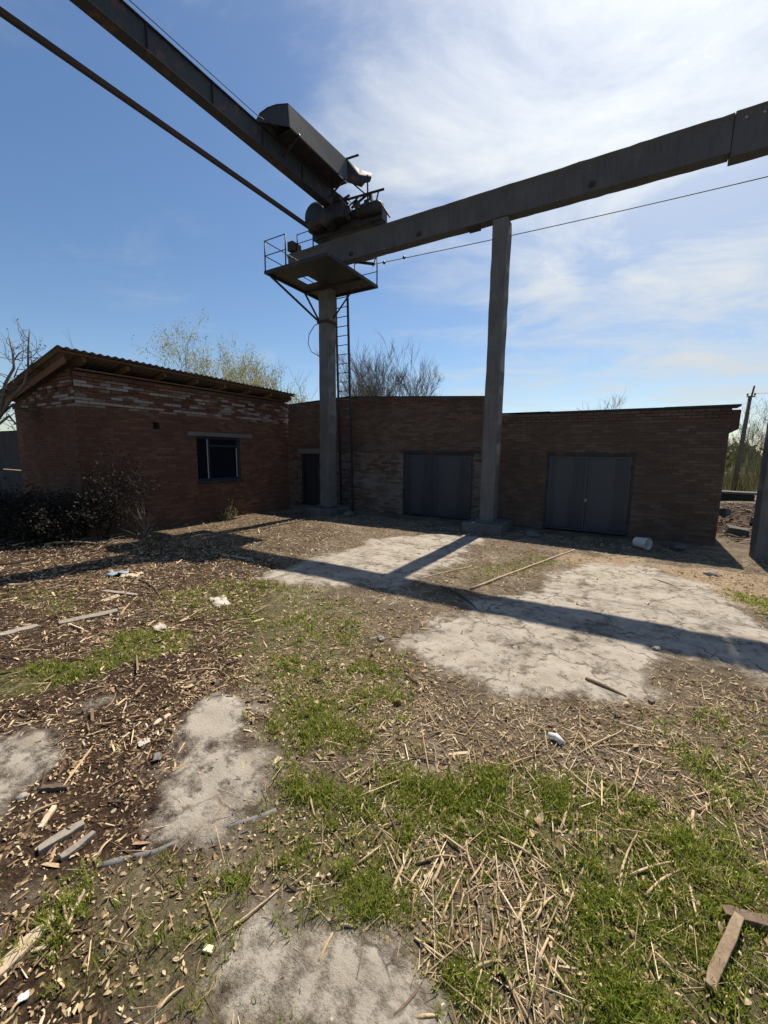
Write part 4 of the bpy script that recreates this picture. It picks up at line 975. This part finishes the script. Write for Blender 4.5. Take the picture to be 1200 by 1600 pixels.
darks = [(Z8(10,335)+Z8(60,445), 'short dark twig at the left side of the straw patch', .007), (Z8(70,165)+Z8(205,190), 'dark twig lying across the upper weed patch edge', .008), (Z8(0,225)+Z8(80,185), 'curved dark twig near the middle weeds', .007),
         (Z8(440,990)+Z8(480,680), 'long dark stem rising along the pale straw patch', .007), (Z8(570,470)+Z8(595,290), 'dark stem upright in the middle weed patch', .006), (Z8(20,990)+Z8(130,850), 'dark stick at the bottom beside the bare concrete', .009),
         (Z7(1045,215)+Z7(1195,130), 'straight brown stick on the grass left of the weed patch', .009), (Z8(215,95)+Z8(310,190), 'thin dark twig on the bare earth above the weeds', .006),
         ((915,1065,978,1092), 'thick dark stick at the lower edge of the concrete patch', .022), ((690,918,745,952), 'dark branch lying in the beam shadow', .02), (Z6(60,640)+Z6(100,650), 'tiny dark twig on the left bare patch', .006),
         ((0,902,90,868), 'long dark branch at the left in the girder shadow', .018), ((210,905,250,935), 'crooked dark twig among left chips', .012), ((1020,905,1060,918), 'dark twig on the sandy patch by the right garage', .015)]
for (x0, y0, x1, y1), lab, r in darks:
    pts, rs = tubestick(gp(x0, y0), gp(x1, y1), r, r*.6, .08, .01)
    prop(MB().tube(pts, rs, 6).build('dark_twig', M['stickdark'], loc=pts[0]), lab, 'twig')
pts, rs = tubestick(gp(735, 921), gp(898, 860), .022, .016, .01, 0, 8, 10)
prop(MB().tube(pts, rs, 8).build('thin_pole', M['woodpale'], loc=pts[0]), 'long thin pale pole lying on the ground before the gates', 'pole')
pts, rs = tubestick(gp(655, 905), gp(735, 885), .014, .010, .02, 0, 6, 8)
prop(MB().tube(pts, rs, 8).build('thin_lath', M['woodpale'], loc=pts[0]), 'short pale lath near the column shadow', 'lath')
pts, rs = tubestick(gp(150, 1357), gp(432, 1266), .022, .02, .01, 0, 8, 10)
for p in pts: p.z -= .026
prop(MB().tube(pts, rs, 10).build('buried_hose', M['cablegrey'], loc=pts[0]), 'grey half buried hose crossing the dirt at lower left', 'hose')

def plank(pa, pb, w, h, mat, label, name='plank', tilt=0.0, lift=0.0):
    a, b = gp(*pa), gp(*pb); d = (b-a); d.z = 0; L = d.length; d.normalize(); s_ = Vector((-d.y, d.x, 0)); n = 7; V = []; fs = []
    z0 = max(tz(a.x, a.y), tz(b.x, b.y)) + lift
    for i in range(n):
        t_ = i/(n-1); taper = 1 - .35*max(0, t_-.75)*4*random.uniform(.3, 1) - .25*max(0, .2-t_)*5*random.uniform(.2, 1); c_ = a.lerp(b, t_)
        e = random.gauss(0, w*.05)
        for sx, sz in ((-1, 0), (1, 0), (1, 1), (-1, 1)):
            p = c_ + s_*(sx*w/2*taper + e); p.z = z0 - .004 + sz*h*random.uniform(.8, 1.1) + t_*tilt*L + sx*w*.03; V.append(p)
    for i in range(n-1):
        for k in range(4): fs.append((i*4+k, i*4+(k+1)%4, (i+1)*4+(k+1)%4, (i+1)*4+k))
    fs += [(3,2,1,0), tuple((n-1)*4+k for k in range(4))]
    return prop(MB().add(V, fs).build(name, mat, loc=(a.x, a.y, z0), bevel=.003), label, 'plank')
plank((-8, 1530), (86, 1438), .055, .022, M['woodpale'], 'pale splintered plank at the lower left edge')
plank((60, 1335), (132, 1292), .045, .03, M['woodgrey'], 'upper grey plank of the pair in the left chips')
plank((95, 1347), (148, 1306), .038, .028, M['woodgrey'], 'lower grey plank of the pair in the left chips')
plank((92, 978), (184, 958), .11, .03, M['woodgrey'], 'wide grey board at mid left before the green weeds')
plank((62, 1300), (86, 1264), .03, .02, M['woodpale'], 'small pale board above the plank pair')
plank((64, 1236), (108, 1232), .035, .03, M['stickdark'], 'dark bark slab on the left litter', 'bark_slab')
plank((238, 1135), (266, 1118), .04, .015, M['woodpale'], 'pale chip board beside the left concrete patch')
plank((158, 925), (215, 932), .06, .02, M['woodgrey'], 'grey lath among the far left chips')
plank((735, 1175), (700, 1178), .03, .01, M['woodpale'], 'pale flat splinter above the middle weeds')
plank((160, 942), (186, 932), .09, .02, M['woodpale'], 'pale broken board piece by the left weeds')
plank((1106, 1548), (1152, 1448), .042, .02, M['woodbrown'], 'brown notched board standing proud in the right weeds', tilt=.10, lift=.012)
plank((1128, 1432), (1215, 1456), .05, .035, M['stickdark'], 'dark short beam behind the notched board at right', lift=.01)
plank((0, 1000), (60, 985), .10, .03, M['woodgrey'], 'grey board at the left edge in chips')
plank((345, 866), (395, 874), .05, .02, M['woodgrey'], 'grey slat on the chips near the girder shadow')
def lump(x, y, s, mat, name, label, cat, flat=.6, dz=0, group=None, n=2):
    p = gp(x, y); bm = bmesh.new(); bmesh.ops.create_icosphere(bm, subdivisions=n, radius=1)
    for v in bm.verts:
        k = 1 + random.gauss(0, .12); v.co = Vector((v.co.x*s[0]*k, v.co.y*s[1]*k, v.co.z*s[2]*k))
    me = bpy.data.meshes.new(name); bm.to_mesh(me); bm.free()
    o = link(name, me, mat, None, (p.x, p.y, p.z + s[2]*.45 + dz)); o.rotation_euler = (random.uniform(-.2,.2), random.uniform(-.2,.2), random.uniform(0, 6)); return prop(o, label, cat, group)
def sheet(x, y, s, mat, name, label, cat, crumple=.3):
    p = gp(x, y); n = 7; V = []; fs = []
    for j in range(n):
        for i in range(n):
            V.append(Vector((p.x + (i/(n-1)-.5)*s[0] + random.gauss(0, s[0]*.05), p.y + (j/(n-1)-.5)*s[1] + random.gauss(0, s[1]*.05), p.z + .01 + abs(random.gauss(0, 1))*crumple*min(s)*.35)))
    for j in range(n-1):
        for i in range(n-1): q = j*n+i; fs.append((q, q+1, q+n+1, q+n))
    o = MB().add(V, fs, True).build(name, mat, loc=p); m = o.modifiers.new('t', 'SOLIDIFY'); m.thickness = .004
    o.rotation_euler = (0, 0, random.uniform(0, 3)); return prop(o, label, cat)
sheet(343, 940, (.40, .20), M['cloth'], 'rag', 'pale crumpled rag on the grass left of centre', 'rag', .18)
sheet(250, 984, (.15, .12), M['cloth'], 'plastic_scrap', 'whitish plastic scrap beside the green weeds', 'scrap', .35)
sheet(36, 1563, (.035, .03), M['plastic'], 'paper_scrap', 'white paper scrap near the lower left corner', 'scrap', .4)
sheet(185, 900, (.30, .18), M['blue'], 'plastic_bag', 'bluish plastic bag among the far left chips', 'bag', .6)
sheet(205, 902, (.26, .2), M['woodpale'], 'cardboard_scrap', 'tan cardboard scrap beside the bluish bag', 'scrap', .2)
sheet(225, 1162, (.08, .06), M['cloth'], 'paper_scrap', 'pale torn scrap beside the left concrete patch', 'scrap', .2)
sheet(246, 1187, (.07, .05), M['cablegrey'], 'plastic_scrap', 'dark grey plastic bit on the left chips', 'scrap', .5)
sheet(432, 1192, (.07, .04), M['woodpale'], 'wood_flake', 'orange wood flake on the grass at centre left', 'flake', .3)
p = gp(326, 1484); o = MB().box((p.x-.022, p.y-.012, p.z-.003), (p.x+.022, p.y+.012, p.z+.014)).build('foam_block', M['yellow'], loc=p, bevel=.003, jit=.002); o.rotation_euler = (0, .05, .4)
prop(o, 'small yellow foam block on the grass at lower left', 'foam')
# white broken fitting in the middle
p = gp(868, 1160); m = MB(); m.tube([p + Vector((-.05, .02, .02)), p + Vector((0, .02, .03)), p + Vector((.045, -.015, .022))], [.026, .026, .024], 10)
fit = m.build('plastic_fitting', M['plastic'], loc=p); prop(fit, 'broken white plastic fitting above the green weeds', 'fitting')
for (x, y, s, lab) in ((595, 1000, .05, 'round stone left of the pale concrete patch'), (805, 1012, .035, 'dark pebble on the concrete patch centre'), (942, 1032, .03, 'pebble at the right of the concrete patch'), (897, 1045, .03, 'small pebble low on the concrete patch'), (35, 1248, .03, 'small stone on the left bare patch'), (1110, 898, .10, 'broken stone on the sand by the shadow edge'), (270, 1230, .02, 'grey pebble on the left concrete patch'), (1025, 1015, .05, 'stone at the right rim of the concrete patch')):
    lump(x, y, (s, s*.8, s*.55), M['stone'], 'stone', lab, 'stone')
lump(40, 838, (.42, .26, .26), M['pad'], 'concrete_chunk', 'pale broken concrete chunk at the foot of the left brush pile', 'chunk')
lump(1060, 858, (.2, .15, .1), M['pad'], 'concrete_chunk', 'small rubble lump in the shade right of the bucket', 'chunk')
lump(830, 838, (.24, .16, .1), M['pad'], 'concrete_chunk', 'rubble lump beside the middle column footing', 'chunk')
lump(545, 806, (.22, .16, .12), M['pad'], 'concrete_chunk', 'rubble lump by the ladder foot', 'chunk')
# bucket lying on its side
p = gp(1002, 857); bk = thing('bucket', (p.x, p.y, p.z), 'white plastic bucket lying on its side before the right garage', 'bucket')
ax = Vector((.80, -.60, 0)).normalized(); cc_ = Vector((p.x, p.y, p.z + .135))
m = MB(); m.tube([cc_ - ax*.15, cc_ - ax*.13, cc_ + ax*.15], [.108, .112, .132], 28, cap=False); m.tube([cc_ + ax*.145, cc_ + ax*.135, cc_ - ax*.14], [.127, .124, .104], 28, cap=False)
m.tube([cc_ - ax*.149, cc_ - ax*.14], [.106, .106], 28); m.build('shell', M['plastic'], bk)
for q in (.11, .148): MB().tube([cc_ + ax*q, cc_ + ax*(q+.004), cc_ + ax*(q+.01)], [.136, .140, .136], 28, cap=False).build('rim', M['plastic'], bk)
hp = [cc_ + ax*.12 + Vector((-ax.y, ax.x, 0))*(.14*cos(a)) + (ax*.10*sin(a)) + Vector((0,0,-.02*sin(a))) for a in np.linspace(0, pi, 12)]
MB().tube(hp, .003, 5).build('handle', M['cablegrey'], bk)

# brush pile and dead weeds at the left wall
def brush(x, y, n, h, sp, label, name, mat, leafm=None, lean=.5):
    z = tz(x, y); o = thing(name, (x, y, z), label, 'shrub'); b = TB(); tips = []
    for i in range(n):
        a = random.uniform(0, 2*pi); rr = random.uniform(0, sp*.4)
        b.limb((x+rr*cos(a), y+rr*sin(a), z-.03), (cos(a)*lean*1.3, sin(a)*lean*1.3, 1), h*random.uniform(.4, 1.1), random.uniform(.006, .014), 2, .55, .15, 3, 4, .22, 4, 0, tips)
    b.mb.build('stems', mat, o)
    if leafm: leaves(tips, 14 if h > .55 else 3, .06, 'dry_leaves', leafm, o, .10)
    return o
M['brushwood'] = m_plain('brush_twig', (0.035, 0.028, 0.022), .9)
M['deadleaf'] = m_rnd('dead_leaf', [(0, (0.014, 0.013, 0.010)), (0.6, (0.024, 0.021, 0.016)), (1, (0.04, 0.033, 0.022))], transl=0.1)
random.seed(14)
brush(-10.45, 4.75, 14, .95, .25, 'upright dead weed clump against the left building corner', 'dead_weed', M['brushwood'], M['deadleaf'], .15)
brush(-11.0, 3.95, 44, .6, 1.0, 'dark tangled brush at the left building corner', 'brush_pile', M['brushwood'], M['deadleaf'], .8)
brush(-12.1, 3.3, 44, .6, 1.2, 'dark brush mound by the left picture edge', 'brush_pile', M['brushwood'], M['deadleaf'], .9)
brush(-11.7, 4.3, 40, .75, 1.0, 'brush heap below the drooping tree branches', 'brush_pile', M['brushwood'], M['deadleaf'], .8)
brush(-10.55, 8.2, 6, .3, .5, 'low weeds growing under the window', 'dead_weed', M['barkpale'], M['leafbud'], .6)
brush(-10.4, 5.6, 10, .5, .4, 'dry yellowish weeds at the wall foot beside the brush', 'dead_weed', M['barkpale'], None, .5)
for (x0, y0, x1, y1, r, lab) in ((165, 823, 205, 812, .03, 'curved pale branch at the wall foot by the dry weeds'), (95, 838, 130, 840, .02, 'pale branch in front of the brush'), (15, 850, 30, 838, .02, 'short pale stake by the concrete chunk'), (35, 846, 43, 832, .02, 'second pale stake by the concrete chunk'), (70, 858, 150, 852, .03, 'long pale branch in the sun below the brush'), (20, 862, 90, 848, .02, 'thin pale branch at the left in the sun')):
    pts, rs = tubestick(gp(x0, y0), gp(x1, y1), r, r*.6, .1, .05)
    prop(MB().tube(pts, rs, 7).build('fallen_branch', M['stick'], loc=pts[0]), lab, 'branch')

# ------------------------------------------------------------------ loose litter and weeds, uncountable
def sample(n, x0, x1, y0, y1, fn):
    X = rng.uniform(x0, x1, n); Y = rng.uniform(y0, y1, n)
    keep = rng.random(n) < fn(X, Y); return X[keep], Y[keep]
def chips_mesh(X, Y, Lr, Wr, Hr, name, mat, kmin=0.0, lift=.004, yaw0=None):
    n = len(X); L = rng.uniform(*Lr, n); L *= np.exp(rng.normal(-.25, .5, n)); Wd = rng.uniform(*Wr, n); Hh = rng.uniform(*Hr, n); yaw = rng.uniform(0, 2*pi, n) if yaw0 is None else rng.normal(yaw0, .55, n)
    pit = rng.normal(0, .16, n); rol = rng.normal(0, .3, n); Z = th(X, Y)
    c = np.array([(-1,-.5,-1),(1,-.35,-.6),(.7,.8,-1),(-.65,.7,-1),(-.8,-.7,1),(.75,-.8,.8),(.9,.35,.6),(-.95,.3,.5)], float)
    P = c[None] * np.stack([L/2, Wd/2, Hh/2], -1)[:, None, :]; P = P * (1 + rng.normal(0, .28, P.shape))
    x, y, z = P[..., 0], P[..., 1], P[..., 2]
    y, z = y*np.cos(rol)[:, None] - z*np.sin(rol)[:, None], y*np.sin(rol)[:, None] + z*np.cos(rol)[:, None]
    x, z = x*np.cos(pit)[:, None] - z*np.sin(pit)[:, None], x*np.sin(pit)[:, None] + z*np.cos(pit)[:, None]
    x, y = x*np.cos(yaw)[:, None] - y*np.sin(yaw)[:, None], x*np.sin(yaw)[:, None] + y*np.cos(yaw)[:, None]
    V = np.stack([x + X[:, None], y + Y[:, None], z + (Z + Hh/2 + lift + np.abs(pit)*L*.3)[:, None]], -1).reshape(-1, 3)
    q = np.array([(3,2,1,0),(4,5,6,7),(0,1,5,4),(1,2,6,5),(2,3,7,6),(3,0,4,7)])
    Qd = (q[None] + (np.arange(n)*8)[:, None, None]).reshape(-1, 4)
    me = npmesh(name, V, Qd, rnd=np.repeat(rng.random(n), 6)); return link(name, me, mat)
fchip = lambda X, Y: np.clip(.25 + 1.5*(fbm(X*1.6, Y*1.6, 71, 3) - .25), .12, 1.3) * field(X, Y, CHIPS, 41) * (1 - .85*np.maximum(0, field(X, Y, GRASS, 21) - .4)) * (1 - .62*conc_field(X, Y))
M['chip'] = m_rnd('wood_chip', [(0.0, (0.05, 0.03, 0.02)), (0.4, (0.13, 0.08, 0.048)), (0.65, (0.32, 0.215, 0.125)), (0.87, (0.56, 0.42, 0.25)), (1.0, (0.72, 0.58, 0.39))], fine=60)
X, Y = sample(34000, -13, 0.3, 0.2, 9.5, lambda a, b: fchip(a, b)*1.0)
prop(chips_mesh(X, Y, (.03, .10), (.007, .026), (.002, .008), 'wood_chips', M['chip']), 'brown and pale wood chips strewn over the left of the yard', 'chips', kind='stuff')
X, Y = sample(110000, -8, 0.2, 0.2, 4.5, lambda a, b: fchip(a, b)*np.clip(1.25 - .14*np.hypot(a, b), .25, 1))
prop(chips_mesh(X, Y, (.010, .035), (.004, .014), (.002, .006), 'wood_crumbs', M['chip'], lift=.001), 'fine wood crumbs between the chips', 'crumbs', kind='stuff')
X, Y = sample(900, -12, -1, 1, 7.5, lambda a, b: fchip(a, b))
prop(chips_mesh(X, Y, (.10, .28), (.012, .04), (.004, .014), 'bark_pieces', M['chip'], lift=.008), 'longer bark pieces lying over the wood chips', 'bark', kind='stuff')
# straw
fstraw = lambda X, Y: field(X, Y, STRAW, 61, 3.0, .8) * (1 - .75*conc_field(X, Y))
M['straw'] = m_rnd('dry_straw', [(0.0, (0.18, 0.12, 0.065)), (0.4, (0.37, 0.27, 0.15)), (0.75, (0.56, 0.44, 0.27)), (1.0, (0.68, 0.57, 0.39))], fine=80)
X, Y = sample(30000, -2.2, 2.6, 0.6, 5.8, lambda a, b: .1 + fstraw(a, b)*.6)
prop(chips_mesh(X, Y, (.03, .15), (.002, .006), (.002, .004), 'dry_straw', M['straw'], lift=.006), 'dry broken straw and stems among the weeds', 'straw', kind='stuff')
X, Y = sample(3600, -1.4, 1.6, 0.7, 3.2, lambda a, b: np.clip(fstraw(a, b) - .3, 0, 1))
prop(chips_mesh(X, Y, (.07, .20), (.004, .011), (.003, .006), 'dry_stems', M['straw'], lift=.012, yaw0=1.95), 'longer bleached stems matted in the weeds', 'stems', kind='stuff')
X, Y = sample(26000, -9, 4, 2.5, 11.5, lambda a, b: .8 * (1 - .8*conc_field(a, b)))
prop(chips_mesh(X, Y, (.015, .10), (.003, .012), (.003, .006), 'ground_litter', M['straw'], lift=.001), 'sparse twigs and dry litter over the open yard', 'litter', kind='stuff')
M['pebble'] = m_rnd('pebbles', [(0, (0.07, 0.065, 0.06)), (0.5, (0.20, 0.18, 0.155)), (1, (0.40, 0.37, 0.33))], fine=50)
X, Y = sample(7000, -8, 3.2, 0.6, 11, lambda a, b: .25 + .75*vnoise(a*2.2, b*2.2, 77)**2)
prop(chips_mesh(X, Y, (.006, .028), (.006, .02), (.005, .014), 'pebbles', M['pebble'], lift=-.001), 'small pebbles and crumbs on the bare yard', 'pebbles', kind='stuff')
# curled dead leaves and flakes of bark, each a bent little sheet
def flakes(X, Y, Lr, name, mat, lift=0.0):
    n = len(X); L = rng.uniform(*Lr, n); w = L * rng.uniform(.25, .6, n); yaw = rng.uniform(0, 2*pi, n); Z = th(X, Y) + lift
    k = rng.normal(0, .35, n); tl = rng.normal(0, .35, n)
    us = np.array([-1, -.33, .33, 1.0]); wd = np.array([.25, 1, .9, .15]); P = []
    for sgn in (-1, 1):
        for u_, w_ in zip(us, wd):
            x = L/2*u_; y = sgn*w/2*w_*rng.uniform(.7, 1.2, n); z = k*L*.8*(u_*u_) + tl*x*.5 + sgn*tl[::-1]*w*.5
            P.append(np.stack([X + x*np.cos(yaw) - y*np.sin(yaw), Y + x*np.sin(yaw) + y*np.cos(yaw), z], -1))
    P = np.stack(P, 1); P[..., 2] += (Z - P[..., 2].min(1))[:, None]
    q = np.array([(0,1,5,4),(1,2,6,5),(2,3,7,6)]); Qd = (q[None] + (np.arange(n)*8)[:, None, None]).reshape(-1, 4)
    return link(name, npmesh(name, P.reshape(-1, 3), Qd, rnd=np.repeat(rng.random(n), 3), smooth=True), mat)
M['flake'] = m_rnd('dead_leaf_flake', [(0.0, (0.17, 0.105, 0.055)), (0.4, (0.36, 0.255, 0.14)), (0.75, (0.55, 0.42, 0.25)), (1.0, (0.70, 0.58, 0.40))], transl=.25, fine=60)
X, Y = sample(52000, -3.2, 2.2, 0.3, 4.6, lambda a, b: (.22 + .4*vnoise(a*3, b*3, 5)**2 + .3*fstraw(a, b)) * (1 - .62*conc_field(a, b)))
prop(flakes(X, Y, (.010, .034), 'leaf_litter', M['flake'], .002), 'curled dead leaves littering the foreground', 'leaf litter', kind='stuff')
X, Y = sample(30000, -12, 3.2, 2.0, 9.5, lambda a, b: (.15 + .35*vnoise(a*2, b*2, 6)**2 + .22*field(a, b, CHIPS, 41)) * (1 - .85*conc_field(a, b)))
prop(flakes(X, Y, (.02, .07), 'yard_flakes', M['flake'], .002), 'pale flakes of bark and leaf over the middle yard', 'leaf litter', kind='stuff')
# weeds: tufts of curved leaves
def tufts(X, Y, per, Lr, wr, name, mat, spread=.9):
    n = len(X); m = n*per
    Xr = np.repeat(X, per) + rng.normal(0, .014, m); Yr = np.repeat(Y, per) + rng.normal(0, .014, m); Z = th(Xr, Yr) - .004
    a = rng.uniform(0, 2*pi, m); L = np.repeat(rng.uniform(*Lr, n) * (.55 + .9*vnoise(X*5, Y*5, 44)), per) * rng.uniform(.45, 1.15, m); sp = rng.uniform(.25, 1, m)*spread; w = rng.uniform(*wr, m)
    dx, dy = np.cos(a), np.sin(a); sx, sy = -dy, dx
    out1 = L*.45*np.sin(sp*.8); up1 = L*.55*np.cos(sp*.8); out2 = L*np.sin(sp)*.95; up2 = L*.92*np.cos(sp) ; up2 = np.maximum(up2, up1*.75)
    def pt(o, u, s_): return np.stack([Xr + dx*o + sx*s_, Yr + dy*o + sy*s_, Z + u], -1)
    V = np.stack([pt(0, 0, -w*.35), pt(0, 0, w*.35), pt(out1, up1, -w*.5), pt(out1, up1, w*.5), pt(out2, up2, w*0)], 1).reshape(-1, 3)
    b = np.arange(m)*5; Qd = np.stack([b, b+1, b+3, b+2], -1); Tr = np.stack([b+2, b+3, b+4], -1)
    r = np.clip(np.repeat(rng.random(n)*.62, per) + rng.random(m)*.42, 0, 1)
    return link(name, npmesh(name, V, Qd, Tr, rnd=np.concatenate([r, r])), mat)
fgrass = lambda X, Y: field(X, Y, GRASS, 21) * (1 - .9*conc_field(X, Y))
M['weed'] = m_rnd('weed_leaf', [(0.0, (0.10, 0.15, 0.018)), (0.45, (0.22, 0.28, 0.034)), (0.66, (0.31, 0.35, 0.055)), (0.80, (0.44, 0.42, 0.13)), (1.0, (0.56, 0.46, 0.24))], transl=.6, fine=25)
pat = lambda a, b: np.clip((fbm(a*4.5, b*4.5, 91, 4) - .38)*3.6, 0, 1)
X, Y = sample(34000, -2.2, 1.7, 0.3, 3.3, lambda a, b: np.clip(fgrass(a, b)**1.4, 0, 1)*pat(a, b))
prop(tufts(X, Y, 11, (.025, .085), (.0025, .0065), 'low_weeds', M['weed']), 'low green weeds in the near foreground', 'weeds', kind='stuff')
X, Y = sample(60000, -9.5, 2.2, 1.0, 9, lambda a, b: np.clip(fgrass(a, b)**1.5, 0, 1)*np.clip(pat(a*.6, b*.6) + .35, 0, 1)*(b > 1.4))
prop(tufts(X, Y, 7, (.03, .085), (.004, .010), 'yard_grass', M['weed']), 'patchy green grass spread over the middle of the yard', 'grass', kind='stuff')
M['rubble'] = m_rnd('rubble_bits', [(0, (0.05, 0.035, 0.026)), (0.5, (0.12, 0.085, 0.06)), (0.9, (0.24, 0.19, 0.145)), (1, (0.48, 0.43, 0.36))], fine=25)
X, Y = sample(5200, -2.2, 1.8, 0.4, 3.6, lambda a, b: np.clip(fgrass(a, b) - .25, 0, 1)*.9)
prop(tufts(X, Y, 6, (.06, .13), (.002, .0045), 'tall_blades', M['weed'], .7), 'longer grass blades standing out of the low weeds', 'grass', kind='stuff')
# dry debris on the mound beyond the right garage corner
X, Y = sample(2600, 2.2, 7.5, 12.8, 22, lambda a, b: .9 + 0*a)
prop(chips_mesh(X, Y, (.04, .22), (.02, .07), (.008, .03), 'rubble_litter', M['rubble'], lift=.01), 'rubble and wood scraps heaped past the right garage corner', 'rubble', kind='stuff')
for i, (x, y, s, lab) in enumerate(((2.6, 14.0, .3, 'rubble block nearest the right garage corner'), (3.3, 15.6, .26, 'rubble block in the middle of the far debris'), (2.7, 17.2, .32, 'pale rubble block farther along the garage side'), (4.3, 19.5, .3, 'rubble block below the low concrete slab'))):
    bm = bmesh.new(); bmesh.ops.create_cube(bm, size=1.0); bmesh.ops.subdivide_edges(bm, edges=bm.edges, cuts=2)
    for v in bm.verts: v.co = Vector((v.co.x*s*1.5, v.co.y*s, v.co.z*s*.8)) + Vector([random.gauss(0, s*.05) for _ in range(3)])
    me = bpy.data.meshes.new('rubble_block'); bm.to_mesh(me); bm.free()
    o = link('rubble_block', me, M['pad'], None, (x, y, tz(x, y) + s*.3)); o.rotation_euler = (.15, .1, i*1.3); prop(o, lab, 'rubble')
